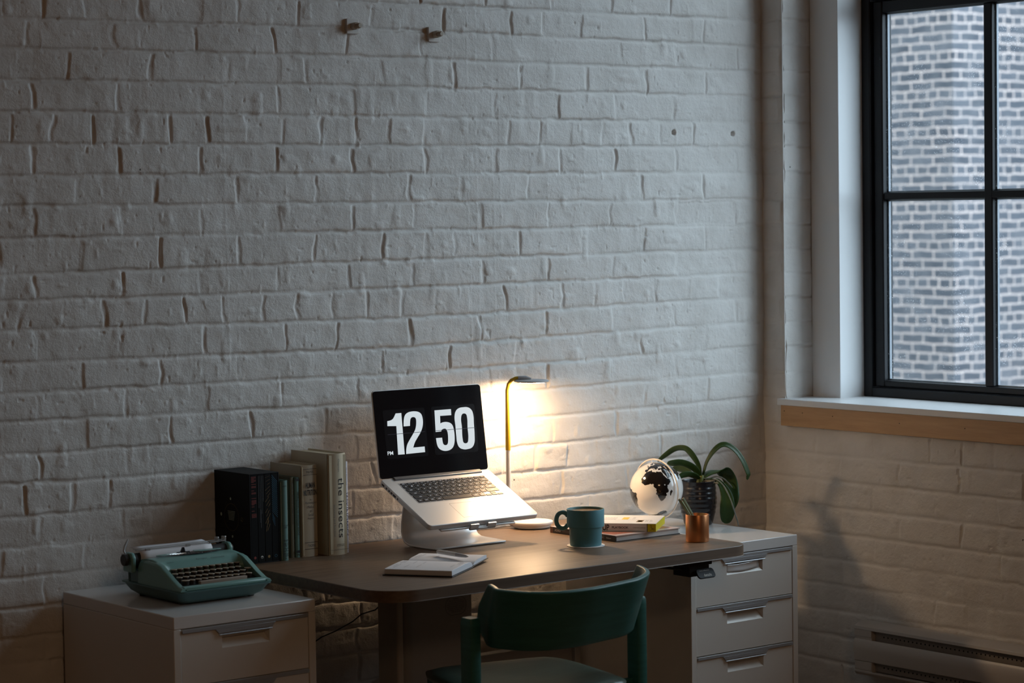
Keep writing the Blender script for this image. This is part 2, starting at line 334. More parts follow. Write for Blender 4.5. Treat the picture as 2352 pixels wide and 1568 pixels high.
def brick_height(X, Z, right=False):
    """relief in metres (0 = wall plane, negative = recessed)"""
    H = np.zeros_like(X)
    big = (noise2(X,Z,3.3,1)-.5)*.004 + (noise2(X,Z,11,2)-.5)*.0030 + (noise2(X,Z,38,3)-.5)*.0016
    dn = noise2(X,Z,6.5,4); wob = (noise2(X,Z,26,5)-.5)*.0048; wobv = (noise2(X,Z,34,6)-.5)*.010+(noise2(X,Z,13,16)-.5)*.010; wob = wob+(noise2(X,Z,80,15)-.5)*.0022*(dn>.35)
    dn2 = noise2(X,Z,22,7); fade = np.clip(1-.55*sstep(4.35,5.0,X),.4,1) if not right else np.full_like(X,.62)
    n = len(LZ)
    xs = [2.603,3.738,5.088]
    lines = []
    for k in range(n):
        if right: lines.append(np.full_like(X, RZ[k])+wob)
        else: lines.append(np.interp(X, xs, [LZ[k],CZ[k],RZ[k]])+wob)
    for k in range(-1, n-1):
        top = lines[k] if k >= 0 else np.full_like(X, 99.); bot = lines[k+1]
        msk = (Z < top) & (Z >= bot)
        if not msk.any(): continue
        x = X[msk]; z = Z[msk]; t = top[msk]; b_ = bot[msk]
        js = joints(k, float(X.min())-.3, float(X.max())+.3, right)
        xw = x+wobv[msk]
        ja = np.array(js); idx = np.searchsorted(ja, xw)
        idx = np.clip(idx,1,len(ja)-1)
        dl = xw-ja[idx-1]; dr = ja[idx]-xw; dv = np.minimum(np.abs(dl),np.abs(dr))
        near = np.where(np.abs(dl)<np.abs(dr), idx-1, idx)
        rv = np.random.default_rng(100+k+UP+(500 if right else 0)); off = (rv.random(len(ja)+2)-.5)*.0030; tx = (rv.random(len(ja)+2)-.5)*.014; tz = (rv.random(len(ja)+2)-.5)*.016
        dep = .5+rv.random(len(ja)+2)*.9; wid = .8+rv.random(len(ja)+2)*.6
        w0 = wid[near]*(.5+1.1*noise2(x,z,33,17)); sl = (rv.random(len(ja)+2)-.5)*.16
        dv = np.abs(xw-ja[near]-sl[near]*(z-(t+b_)/2))
        # mortar lies in a band just above each course line
        dz = np.minimum(np.abs(z-(b_+.0045)), np.abs(z-(t-.0+.0045)))
        hj = 1-sstep(.0028,.0060,dz)
        vj = (1-sstep(.0015*w0,.0058*w0,dv))
        dpt = (.0020+.0040*dn[msk])
        g = np.maximum(hj*dpt, vj*dpt*1.12*np.clip(dep[near]-.45,.05,1)*(.35+1.3*dn2[msk]))
        mid = (z-(t+b_)/2)
        body = off[idx]+tx[idx]*(dr-dl)/2*.5+tz[idx]*mid
        rnd = -.0007*(1-sstep(.0,.010,np.minimum(dv,np.minimum(np.abs(z-b_-.009),np.abs(t-z)))))
        H[msk] = (body+rnd)*(1-np.maximum(hj,vj)) - g*fade[msk]
    H += big
    # lumps and drips of old paint
    streak = noise2(X*7,Z,9,18); H += (streak-.5)*.0011*sstep(.45,.8,noise2(X,Z,4,19))
    blob = noise2(X,Z,26,20); H += np.where(blob>.80,(blob-.80)*.012,0)
    lump = noise2(X,Z,60,8); H += np.where(lump>.86,(lump-.86)*.010,0)
    pit = noise2(X,Z,85,9); H -= np.where(pit>.93,(pit-.93)*.045,0)
    if not right:
        for xx,z0,z1 in ((3.23,.9,2.2),(3.232,1.2,1.9),(4.0,1.1,2.2),(4.03,1.0,2.2),(4.085,1.3,2.2),(3.06,1.7,2.2),(3.95,1.6,2.2),(4.11,1.5,2.2),(4.62,1.4,1.9)):
            H += .00075*noise2(X,Z,5,12)*np.exp(-((X-xx-(noise2(X*0,Z,3,10)-.5)*.004)/.0022)**2)*((Z>z0)&(Z<z1))
    return H
def axis(lo, fa, fb, hi, fine, coarse):
    a = [] if fa<=lo else list(np.arange(lo, fa-1e-6, coarse))
    a += list(np.arange(max(fa,lo), min(fb,hi), fine))
    if hi > fb: a += list(np.arange(fb, hi, coarse))
    if hi - a[-1] < fine*.4: a.pop()
    return np.array(a+[hi])
def height_mesh(name, us, zs, place, right=False, hole=None, holes=()):
    X, Z = np.meshgrid(us, zs); H = brick_height(X, Z, right)
    for hx,hz,hr in holes:
        d = np.hypot(X-hx, Z-hz); H = np.where(d<hr, H-.014*(1-sstep(hr*.72,hr,d)), H)
    P = place(X, Z, H).reshape(-1,3)
    h, w = X.shape; idx = np.arange(h*w).reshape(h,w)
    q = np.stack([idx[:-1,:-1],idx[:-1,1:],idx[1:,1:],idx[1:,:-1]],-1).reshape(-1,4)
    if hole is not None:
        cu = (X[:-1,:-1]+X[1:,1:]).reshape(-1)/2; cz = (Z[:-1,:-1]+Z[1:,1:]).reshape(-1)/2
        q = q[~hole(cu,cz)]
    me = bpy.data.meshes.new(name); me.vertices.add(len(P)); me.vertices.foreach_set('co', P.astype(np.float32).ravel())
    me.loops.add(len(q)*4); me.loops.foreach_set('vertex_index', q.astype(np.int32).ravel())
    me.polygons.add(len(q)); me.polygons.foreach_set('loop_start', np.arange(0,len(q)*4,4,dtype=np.int32))
    me.polygons.foreach_set('use_smooth', np.ones(len(q),dtype=bool))
    me.update(); me.validate(); me.materials.append(M['brickpaint'])
    o = bpy.data.objects.new(name, me); C.objects.link(o); o['kind'] = 'structure'
    return o
back = height_mesh('wall_back', axis(-1.6,2.35,5.13,5.16,.0028,.03), axis(FLOOR-.02,.25,2.3,CEIL,.0028,.012),
    lambda X,Z,H: np.stack([X, -H, Z],-1), holes=[(4.753,1.82,.0085),(4.988,1.818,.0085)])
# rough brick edge of the window opening, and the hole in the wall above the sill
OPN = -.088; OPS = -1.99; SILLZ = 1.03
OPENS = [(OPN,OPS)]
def rp(X,Z,H):
    e = np.clip(1-np.abs(X-(-OPN))/.012,0,1)*(Z>SILLZ)
    return np.stack([XW-H+e*.004, -X+(noise2(X,Z,34,21)-.5)*.008*e, Z],-1)
ys = np.unique(np.concatenate([axis(-.03,-.03,1.25,1.25,.0033,.02), np.array([-OPN]), axis(1.27,1.27,1.3,7.0,.03,.03)]))
right_wall = height_mesh('wall_right', ys, axis(FLOOR-.02,.22,2.3,CEIL,.0033,.02), rp, right=True,
    hole=lambda u,z: (z>SILLZ-.012)&(z<3.2)&(((u>-OPN)&(u<-OPS))))
# brick reveal that turns into the wall beside the jamb
Xr = np.linspace(0,.125,34); Zr = axis(SILLZ-.012,SILLZ-.012,2.3,3.2,.0035,.03)
Xg, Zg = np.meshgrid(Xr, Zr)
Hg = (noise2(Xg,Zg,9,31)-.5)*.006+(noise2(Xg,Zg,45,32)-.5)*.002 - .003*(1-sstep(.001,.005,np.min([np.abs(Zg-z-.004) for z in RZ if .9<z<3.3],axis=0)))*noise2(Xg,Zg,12,33)*1.6
P = np.stack([XW+Xg, OPN+np.where(Xg<.012,(noise2(-OPN+Xg*0,Zg,34,21)-.5)*-.0,0)-Hg*sstep(0,.01,Xg)-.004*0, Zg],-1).reshape(-1,3)
h,w = Xg.shape; idx = np.arange(h*w).reshape(h,w); q = np.stack([idx[:-1,:-1],idx[:-1,1:],idx[1:,1:],idx[1:,:-1]],-1).reshape(-1,4)
me = bpy.data.meshes.new('wall_right_reveal'); me.from_pydata(P.tolist(),[],q.tolist()); me.materials.append(M['brickpaint'])
me.polygons.foreach_set('use_smooth',[True]*len(q)); o = bpy.data.objects.new('window_reveal',me); C.objects.link(o); o.parent = right_wall

# thick core of the window wall (keeps daylight out), far walls, floor, ceiling
b = B(); prev = .3
for a_,c_ in OPENS:
    b.box(XW+.03,XW+.42,a_-.012,prev,FLOOR-.1,CEIL+.1) if a_!=OPN else b.box(XW+.125,XW+.42,a_-.012,prev,FLOOR-.1,CEIL+.1)
    b.box(XW+.03,XW+.42,c_,a_-.012,FLOOR-.1,SILLZ-.03); b.box(XW+.03,XW+.42,c_,a_-.012,3.22,CEIL+.1); prev = c_
b.box(XW+.03,XW+.42,-7.2,prev,FLOOR-.1,CEIL+.1); b.box(XW+.03,XW+.125,-.06,.3,FLOOR-.1,CEIL+.1)
# the rest of our own facade, above, below and beside the room
b.box(XW+.03,XW+.42,-7.2,.3,CEIL+.1,11); b.box(XW+.03,XW+.42,-7.2,.3,-6.2,FLOOR-.1); b.box(XW+.03,XW+.42,.3,22,-6.2,11); b.box(XW+.03,XW+.42,-12,-7.2,-6.2,11)
struct('wall_core', b, 'plaster', right_wall, smooth=False)
struct('wall_backing', B().box(-1.75,5.4,.03,.3,FLOOR-.1,CEIL+.1), 'plaster', back, smooth=False)
struct('wall_left', B().box(-1.8,-1.6,-7.05,.1,FLOOR-.1,CEIL+.1), 'farwall', smooth=False)
struct('wall_front', B().box(-1.8,5.4,-7.2,-7.0,FLOOR-.1,CEIL+.1), 'farwall', smooth=False)
struct('floor', B().box(-1.8,5.4,-7.2,.2,FLOOR-.1,FLOOR), 'floorw', smooth=False)
struct('ceiling', B().box(-1.8,5.4,-7.2,.2,CEIL-.005,CEIL+.15), 'timber', smooth=False)

# ------------------------------------------------------------------ window
XJ = 5.224; XF = 5.324
def make_window(WN):
    OFF = OPENS[WN-1][0]-OPN
    win = bpy.data.objects.new('window_%d'%WN, None); C.objects.link(win); win['kind'] = 'structure'; win.location = (XF,-1.05+OFF,SILLZ)
    win['label'] = ['black framed multi-pane window above the white sill','second black window along the same wall','third black window along the same wall'][WN-1]
    def wp(name, b, m, **k):
        for i,v in enumerate(b.v): b.v[i] = (v[0]-XF, v[1]+1.05, v[2]-SILLZ)
        return obj(name, b, m, win, **k)
    Y0, Y1 = -.204, -1.905; ZB, ZT = SILLZ, 3.12
    # casing boards: the one facing the room and the reveal that turns to the frame
    b = B(); b.box(XJ,XF+.1,Y0,OPN-.002,SILLZ-.004,3.2); wp('jamb_board', b, 'trimwhite', bevel=.0015)
    b = B(); b.box(XJ,XF+.1,OPS+.002,Y1,SILLZ-.004,3.2); wp('jamb_board', b, 'trimwhite', bevel=.0015)
    b = B(); b.box(XJ,XF+.1,Y1,Y0,ZT,3.2); wp('head_board', b, 'trimwhite', bevel=.0015)
    def frame(z0, z1, y0, y1):
        b = B()
        for d,(ya,yb,za,zb,x0,x1) in enumerate(((y0,y1,z0,z1,XF,XF+.07),)):
            fw = .034
            b.box(x0,x1,ya-fw,ya,za,zb); b.box(x0,x1,yb,yb+fw,za,zb); b.box(x0,x1,yb+fw,ya-fw,za,za+.028); b.box(x0,x1,yb+fw,ya-fw,zb-.03,zb)
        wp('frame', b, 'blackframe', bevel=.003)
        b = B(); a,c,d,e = y0-.036,y1+.036,z0+.030,z1-.032; s = .036; x0,x1 = XF+.012,XF+.055
        b.box(x0,x1,a-s,a,d,e); b.box(x0,x1,c,c+s,d,e); b.box(x0,x1,c+s,a-s,d,d+.02); b.box(x0,x1,c+s,a-s,e-.036,e)
        wp('sash', b, 'blackframe', bevel=.004)
        return a-s, c+s, d+.02, e-.036
    g0,g1,gz0,gz1 = frame(ZB, 2.235, Y0, Y1)
    def lites(g0,g1,gz0,gz1,cols,rows):
        xg = XF+.03
        for c_ in cols: wp('muntin', B().box(xg-.014,xg+.018,c_-.015,c_+.015,gz0,gz1), 'blackframe', bevel=.003)
        for z in rows: wp('muntin', B().box(xg-.0135,xg+.0175,g1,g0,z-.0105,z+.0105), 'blackframe', bevel=.003)
        ce = [g0]+cols+[g1]; ze = [gz0]+rows+[gz1]
        for i in range(len(ce)-1):
            for j in range(len(ze)-1):
                ya = ce[i]-(.015 if i else 0); yb = ce[i+1]+(.015 if i<len(ce)-2 else 0); za = ze[j]+(.0105 if j else 0); zb = ze[j+1]-(.0105 if j<len(ze)-2 else 0)
                pn = wp('pane', B().box(xg-.002,xg+.002,yb,ya,za,zb), 'glass', smooth=False)
                b = B(); t = .0045
                for q_ in ((ya-t,ya,za,zb),(yb,yb+t,za,zb),(yb,ya,za,za+t),(yb,ya,zb-t,zb)): b.box(xg+.003,xg+.011,*q_)
                obj('spacer', B().add([(v[0]-XF,v[1]+1.05,v[2]-SILLZ) for v in b.v], b.f), 'stop', pn, smooth=False)
    lites(g0,g1,gz0,gz1,[-.674,-1.0545,-1.435],[1.6265])
    g0,g1,hz0,hz1 = frame(2.235, 3.12, Y0, Y1)  # upper sash out of view, added to let more daylight in
    lites(g0,g1,hz0,hz1,[-.674,-1.0545,-1.435],[2.68])
for WN in (1,): make_window(WN)
# sill and apron
s = struct('window_sill', B().box(XW-.024,XF+.005,-2.06,-.077,1.012,1.0305), 'trimwhite', bevel=.0015)
s['label'] = 'white window sill board under the black window'
b = B(); b.box(XW-.020,XW+.01,-2.06,-.088,.951,1.012); ap = struct('trim_1', b, ['apron','hole'], bevel=.001); ap['label'] = 'raw pine apron board under the white window sill'
b = B()
for y,z in ((-.103,.995),(-.178,.993),(-.30,.99),(-.56,.985),(-.80,.985)): b.tube([(XW-.0204,y,z),(XW-.0195,y,z)],.0016,8)
obj('nail_hole', b, 'hole', ap)

# neighbouring building seen through the panes
bl = thing('brick_building','dark grey brick building with pale mortar seen through the window panes','building',(14.8,7.7,-6))
b = B(); b.box(0,9,0,14,0,13.5); obj('wall', b, 'street', bl, smooth=False)
b = B(); b.box(1.55,9,-9.5,-.0,0,11.2); obj('shade_block', b, 'street', bl, smooth=False)  # unseen mass added out of view to shade the building's side face
b = B(); b.box(-.08,9.08,-.08,14.08,13.5,13.75); obj('coping', b, 'greybeam', bl, smooth=False)
b = B().add([(-30,-60,-6.2),(60,-60,-6.2),(60,60,-6.2),(-30,60,-6.2)],[(0,1,2,3)]); g = obj('ground',b,mat('asphalt',(.10,.10,.105),.9,bump=(3,.3,.02))); g['kind']='structure'

# ------------------------------------------------------------------ wall fittings
def anchor(x, z, lab):
    t = thing('wall_anchor_plate', lab, 'wall plate', (x,-.006,z), 0, 'anchor plates on the brick wall')
    b = B(); b.box(-.0185,.0185,-.0035,.008,-.0195,.0195); obj('plate', b, 'plate', t, bevel=.001)
    b = B(); b.prism([(.002+.0105*math.cos(PI*k/3+.3),-.021,.0105*math.sin(PI*k/3+.3)) for k in range(6)],(0,.0185,0)); obj('nut', b, 'boltp', t, bevel=.001)
    b = B(); b.tube([(.002,-.012,0),(.002,-.033,0),(.002,-.035,0)],[.0066,.0066,.0052],16)
    for k in range(3): b.tube([(.002,-.0235-.0032*k,0),(.002,-.0245-.0032*k,0)],.0073,16)
    obj('bolt', b, 'boltp', t)
    return t
anchor(3.622,2.0855,'white painted square anchor plate with bolt, the left and higher of two')
anchor(3.886,2.073,'white painted square anchor plate with bolt, the right and lower of two')

# baseboard heater
ht = thing('baseboard_heater','white enamel convector heater with dark slots low on the window wall','heater',(XW,-.412,.26))
YH = -1.55
def hp(name,b,m,**k): return obj(name,b,m,ht,**k)
prof_shell = [(.0,.148),(-.030,.147),(-.052,.138),(-.056,.132)]
b = B(); b.prism([(x,0,z) for x,z in ((-.004,.0),(-.004,.148),(-.034,.147),(-.054,.137),(-.056,.128),(-.050,.127),(-.047,.132),(-.032,.140),(-.010,.141),(-.010,.0))],(0,YH,0)); hp('top_hood',b,'heater',bevel=.001)
b = B(); b.prism([(x,0,z) for x,z in ((-.053,.1005),(-.0585,.092),(-.060,.070),(-.055,.038),(-.051,.036),(-.052,.070),(-.0525,.091),(-.049,.0985))],(0,YH,0)); hp('front_panel',b,'heater',bevel=.001)
b = B(); b.box(-.052,-.006,-.066,-.001,.002,.135); b.box(-.0545,-.05,-.066,-.0,.108,.128); b.box(-.0535,-.049,-.0655,0,.012,.0355); hp('end_cap',b,'heater',bevel=.001)
baffle = B().box(-.038,-.010,YH,-.066,.01,.14)
b = B(); b.prism([(x,0,z) for x,z in ((-.006,0),(-.048,-.004),(-.055,.004),(-.055,.010),(-.050,.008),(-.006,.006))],(0,YH,0)); hp('bottom_rail',b,'heater',bevel=.001)
b = baffle
for i in range(70):
    y = -.10-.0155*i
    if y > YH+.02:
        b.tube([(-.0386,y,.112),(-.0375,y,.112)],.0025,10,1)
        b.tube([(-.0386,y,.024),(-.0375,y,.024)],.0025,10,1)
hp('inner_baffle',b,['heaterin','hole'],smooth=False)

# ------------------------------------------------------------------ filing cabinets
def cabinet(loc, w, lab):
    """origin = front left foot on the floor; top at local z .655"""
    t = thing('filing_cabinet', lab, 'cabinet', loc, 0, 'white steel filing cabinets')
    D = .515; T = .655; f = .019
    b = B(); b.box(0,f,0,D,0,T-.029); b.box(w-f,w,0,D,0,T-.029); b.box(f,w-f,D-.01,D,0,T-.029); b.box(f,w-f,.003,D,.0,.03); obj('body', b, 'cabinet', t, bevel=.0015)
    b = B(); b.box(0,w,0,D,T-.029,T); obj('top_panel', b, 'cabtop', t, bevel=.002)
    zs = [(T-.031,.1285),(T-.1615,.1285),(T-.2925,.33)]
    for zt,h in zs:
        x0,x1 = f+.0015,w-f-.0015; k = (x1-x0)/.357; zb = zt-h
        tx0,tx1 = x0+.092*k, x0+.262*k; rx0,rx1 = x0+.112*k, x0+.246*k; rz0,rz1 = zt-.053, zt-.0105
        # front sheet with a pressed-in finger recess: grid of rectangles round the opening
        b = B(); y=.002
        def rect(a,c,z0,z1,yy=y): b.add([(a,yy,z0),(c,yy,z0),(c,yy,z1),(a,yy,z1)],[(0,1,2,3)])
        rect(x0,rx0,zb,zt); rect(rx1,x1,zb,zt); rect(rx0,rx1,zb,rz0); rect(rx0,rx1,rz1,zt)
        i0,i1,j0,j1,d = rx0+.006,rx1-.006,rz0+.022,rz1,.021
        b.add([(rx0,y,rz0),(rx1,y,rz0),(rx1,y,rz1),(rx0,y,rz1),(i0,d,j0),(i1,d,j0),(i1,d,j1),(i0,d,j1)],[(0,1,5,4),(1,2,6,5),(2,3,7,6),(3,0,4,7),(4,5,6,7)])
        b.add([(x0,y,zb),(x1,y,zb),(x1,.02,zb),(x0,.02,zb)],[(0,1,2,3)]); b.add([(x0,y,zt),(x1,y,zt),(x1,.02,zt),(x0,.02,zt)],[(0,1,2,3)])
        b.add([(x0,y,zb),(x0,y,zt),(x0,.02,zt),(x0,.02,zb)],[(0,1,2,3)]); b.add([(x1,y,zb),(x1,y,zt),(x1,.02,zt),(x1,.02,zb)],[(0,1,2,3)])
        dr = obj('drawer', b, 'cabinet', t, smooth=True, angle=25)
        # silver pull rail: strip with a wider tab whose lip leans outward
        b = B(); s0,s1 = zt-.0085, zt-.0225
        b.box(x0+.001,x1-.001,-.0022,.0018,s0,zt-.0005)
        b.prism([(tx0,-.0022,s0),(tx1,-.0022,s0),(tx1-.009,-.0022,s1+.004),(tx0+.009,-.0022,s1+.004)],(0,.0028,0))
        b.prism([(tx0+.009,-.0022,s1+.0025),(tx1-.009,-.0022,s1+.0025),(tx1-.011,-.0038,s1),(tx0+.011,-.0038,s1)],(0,.0016,-.0006))
        obj('pull_rail', b, 'silver', dr, bevel=.0006)
        if zt == zs[0][0] and loc[0] > 4:      # clear film still stuck in the top recess
            pass
    return t
cabL = cabinet((2.740,-.531,FLOOR), .381, 'white steel filing cabinet under the teal typewriter')
cabR = cabinet((4.303,-.539,FLOOR), .397, 'white steel filing cabinet under the potted orchid')

# clear label pocket curled inside the top recess of the right cabinet
b = B()
rows_ = []
for i in range(13):
    u = i/12; x = 4.437+.122*u; bow = math.sin(u*PI)
    rows_.append([(x,-.5325+.004*v_-.004*bow*(1-v_),.628+.022*v_+.004*u-.003*bow) for v_ in (0,.25,.5,.75,1)])
b.grid(rows_); pk = obj('plastic_film', b, mat('clear_film',(.85,.87,.9),.12,metal=.35,coat=1), solid=.0006); 
tag(pk,'crinkled clear plastic film stuck in the top drawer recess of the right cabinet','film')

# ------------------------------------------------------------------ desk
DZ = .74; DX0,DX1,DY0,DY1 = 3.153,4.310,-.769,-.041
desk = thing('standing_desk','walnut topped height adjustable desk against the white brick wall','desk',(3.7,-.4,FLOOR))
ox,oy,oz = 3.7,-.4,FLOOR
b = B(); r = .062; pts=[]
for cx_,cy_,a0,rr in ((DX1-r,DY1-.02,0,.02),(DX0+.02,DY1-.02,90,.02),(DX0+.1,DY0+.1,180,.1),(DX1-r,DY0+r,270,r)):
    if a0 == 0: cx_ = DX1-.02
    for k in range(13):
        a = math.radians(a0+7.5*k); pts.append((cx_+rr*math.cos(a)-ox, cy_+rr*math.sin(a)-oy, DZ-oz))
n = len(pts)
b.add(pts, [tuple(range(n))], 0)
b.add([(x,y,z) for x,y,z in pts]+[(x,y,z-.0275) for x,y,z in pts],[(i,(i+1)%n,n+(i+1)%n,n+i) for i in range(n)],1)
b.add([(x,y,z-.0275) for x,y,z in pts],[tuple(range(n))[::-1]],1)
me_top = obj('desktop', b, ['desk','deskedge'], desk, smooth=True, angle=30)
bm = bmesh.new(); bm.from_mesh(me_top.data); bmesh.ops.remove_doubles(bm, verts=bm.verts, dist=1e-5); bm.to_mesh(me_top.data); bm.free()
md = me_top.modifiers.new('bevel','BEVEL'); md.width=.0022; md.segments=3; md.limit_method='ANGLE'; md.angle_limit=math.radians(50)
def dk(name,b,m,**k):
    b.v = [(x-ox,y-oy,z-oz) for x,y,z in b.v]; return obj(name,b,m,desk,**k)
b = B(); b.rrect(3.592,-.335,.236,.10,.036,FLOOR+.03,DZ-.030); col = dk('leg_column', b, 'legmetal')
b = B(); b.rrect(3.468,-.345,.020,.085,.006,FLOOR+.03,DZ-.030); dk('leg_edge_strip', b, 'legstrip')
b = B(); b.rrect(3.57,-.40,.30,.60,.04,FLOOR+.001,FLOOR+.03); dk('foot', b, 'legmetal', bevel=.004)
b = B(); b.box(3.40,3.75,-.70,-.10,DZ-.041,DZ-.029); dk('mounting_plate', b, 'black')
# long grey tray low behind the seat
b = B(); b.box(3.74,4.292,-.085,-.050,.27,.405); b.box(4.27,4.29,-.10,-.04,FLOOR,.405); dk('cable_tray', b, 'greybeam', bevel=.002)
# oval instruction decal printed on the column
b = B(); fr = lambda x,y,z: Vector((x,-.3855-z,y))
def dec(cx,cz,w_,h_,r_):
    o_=[];i_=[]
    for sx,sy,a0 in ((1,1,0),(-1,1,90),(-1,-1,180),(1,-1,270)):
        for k in range(9):
            a=math.radians(a0+11.25*k); c_,s_=math.cos(a),math.sin(a)
            o_.append((cx+sx*(w_/2-r_)+r_*c_,-.3853,cz+sy*(h_/2-r_)+r_*s_)); i_.append((cx+sx*(w_/2-r_)+(r_-.0007)*c_,-.3853,cz+sy*(h_/2-r_)+(r_-.0007)*s_))
    n=len(o_); b.add(o_+i_,[(i,(i+1)%n,n+(i+1)%n,n+i) for i in range(n)])
dec(3.642,.612,.066,.047,.0225)
b.text('Caution',(3.631,-.3853,.6285),(1,0,0),(0,0,1),.020,.0035)
for k,(st,wd) in enumerate((('Keep hands and objects clear of',.044),('the moving desk surface when',.052),('raising or lowering the top. Check',.056),('cords are free before use. Do not',.056),('exceed the load limit of the desk',.052),('or lean on the lifted surface',.044),('while it travels',.030))):
    b.text(st,(3.642-wd/2,-.3853,.6235-.0046*k),(1,0,0),(0,0,1),wd,.0028)
dk('decal', b, 'ink', smooth=False)
# height control under the front edge
b = B(); b.box(4.106,4.190,-.742,-.66,.698,.712); b.box(4.112,4.145,-.742,-.68,.672,.70); b.box(4.150,4.186,-.735,-.68,.686,.70)
ctl = dk('control_bracket', b, 'black', bevel=.0015)
b = B(); a_,c_ = Vector((.98,-.0,.2)), None
def cf(x,y,z):   # tilted paddle, plane leaning toward the sitter
    return Vector((4.155+x, -.756+y*.55-z*.83, .6800+y*.83+z*.55))
b.rrect(0,0,.060,.027,.009,-.004,0,0,6,cf); pd = dk('control_paddle', b, 'black', bevel=.0012)
b = B(); o1 = cf(-.010,-.009,.0006); o1 -= Vector((0,0,0))
b.text('details',(o1.x-ox,o1.y-oy,o1.z-oz),(1,0,0),(0,.55,.83),.026,.0075); o2 = cf(-.02,.006,.0006)
b.text('NOVEL OPERATION',(o2.x-ox,o2.y-oy,o2.z-oz),(1,0,0),(0,.55,.83),.034,.0022); obj('lettering', b, 'whiteink', desk, smooth=False)
b = B(); b.tube([(4.01,-.68,.708),(4.05,-.70,.700),(4.085,-.71,.694),(4.115,-.715,.69)],.0035,8); dk('control_cord', b, 'cable')

# black cable swinging across the wall below the desk
b = B(); b.tube([(3.30,-.03,.42),(3.40,-.035,.475),(3.473,-.03,.507),(3.516,-.03,.517),(3.572,-.03,.536),(3.60,-.03,.552),(3.628,-.03,.556),(3.645,-.03,.558),(3.662,-.03,.570),(3.68,-.035,.60),(3.69,-.06,.66),(3.69,-.08,.711)],.0018,8)
tag(obj('power_cord', b, 'cable'),'thin black cord hanging across the brick wall beneath the desk','cord')

# ------------------------------------------------------------------ chair
ch = thing('desk_chair','green stained wooden chair with a curved backrest pulled up to the desk','chair',(3.5,-1.0,FLOOR))
def cp(name,b,m,**k):
    b.v = [(x-3.5,y+1.0,z-FLOOR) for x,y,z in b.v]; return obj(name,b,m,ch,**k)
plan = [(3.308,-.932),(3.288,-.985),(3.268,-1.035),(3.280,-1.086),(3.304,-1.124),(3.350,-1.153),(3.421,-1.160),(3.470,-1.155),(3.523,-1.145),(3.585,-1.132),(3.632,-1.108),(3.672,-1.077),(3.703,-1.035),(3.722,-.990)]
def cr(P_, t):
    n=len(P_)-1; u=t*n; i=min(int(u),n-1); f=u-i
    p=[P_[max(i-1,0)],P_[i],P_[i+1],P_[min(i+2,n)]]
    return tuple(.5*((2*p[1][d])+(-p[0][d]+p[2][d])*f+(2*p[0][d]-5*p[1][d]+4*p[2][d]-p[3][d])*f*f+(-p[0][d]+3*p[1][d]-3*p[2][d]+p[3][d])*f**3) for d in range(len(p[0])))
rows_ = []; NB=60; NZ=12
for j in range(NZ+1):
    v_ = j/NZ; row=[]
    for i in range(NB+1):
        u = i/NB; x,y = cr(plan, u)
        lean = (1-v_)*.060
        zt_ = .770-.0035*math.sin(u*PI); 
        e0 = min(1,u/.17); e1 = min(1,(1-u)/.10)
        zb_ = .630
        # the plate's ends narrow to rounded wings beside the posts
        zlo = zb_+.035*(1-e0)**2+.030*(1-e1)**2
        if u < .12: zt_ -= .0
        z = zlo+(zt_-zlo)*v_
        inx = .018*(1-v_)*(1 if u>.5 else -1)*(-1)*abs(2*u-1)
        row.append((x+inx+.012*(1-v_), y+lean, z))
    rows_.append(row)
# wing ends shaped: the left wing tip sits back from the post at the top
for j,row in enumerate(rows_):
    v_=j/NZ
    for i in range(NB+1):
        u=i/NB; k=max(0,1-u/.16)*max(0,(v_-.45)/.55)
        x,y,z=row[i]; row[i]=(x-.016*k, y-.044*k, z)
b = B(); b.grid(rows_); bk = cp('backrest', b, 'chair', solid=.012, bevel=.003)
def post(xo, yo, ztop, sx):
    b = B(); w_,d_ = .030,.040
    pts = [(0,0),(w_,0),(w_,d_),(0,d_)]
    lv = [(FLOOR,0,-.05*0),(.30,0,0),(.52,0,0),(ztop-.02,0,0),(ztop-.006,0,0),(ztop,0,0)]
    rr = [.82,.92,1,1,.97,.85]
    R_=[]
    for (z,_,__),s_ in zip(lv,rr):
        ring=[]
        for k in range(16):
            a=2*PI*k/16; c_,q_=math.cos(a),math.sin(a); e=.22
            ring.append((xo+w_/2*s_*math.copysign(abs(c_)**e,c_), yo+d_/2*s_*math.copysign(abs(q_)**e,q_), z))
        R_.append(ring)
    b.grid(R_, wrap=True); b.add(R_[-1],[tuple(range(16))]); b.add(R_[0],[tuple(range(16))[::-1]])
    return b
cp('leg', post(3.262,-.940,.694,0), 'chair'); cp('leg', post(3.718,-.985,.697,0), 'chair')
cp('leg', post(3.385,-.690,.490,0), 'chair'); cp('leg', post(3.640,-.745,.490,0), 'chair')
# seat: rounded plate, edges curling down at the front
b = B(); rows_=[]
for j in range(19):
    v_=j/18; row=[]
    for i in range(25):
        u=i/24; a=2*u-1; c_=2*v_-1
        hw=.200-.012*v_; hd=.212
        e=4.6
        k=(abs(a)**e+abs(c_)**e)**(1/e); m_=max(abs(a),abs(c_)); s_=(m_/k) if k>1e-6 else 1
        lx=a*s_*hw; ly=c_*s_*hd; ca,sa=math.cos(math.radians(-13)),math.sin(math.radians(-13))
        x=3.492+ca*lx-sa*ly; y=-.838+sa*lx+ca*ly
        z=.517+.005*abs(a)**3-.012*max(0,m_-.86)/.14*(m_>.86)-.006*(1-m_)
        row.append((x,y,z))
    rows_.append(row)
b.grid(rows_); cp('seat', b, 'seatm', solid=.012)
b = B(); b.prism([(3.480+math.cos(math.radians(a_-13))*r_,-.852+math.sin(math.radians(a_-13))*r_,.478) for a_,r_ in ((45,.24),(135,.24),(225,.24),(315,.24))],(0,0,.028)); cp('seat_frame', b, 'chair', bevel=.004)
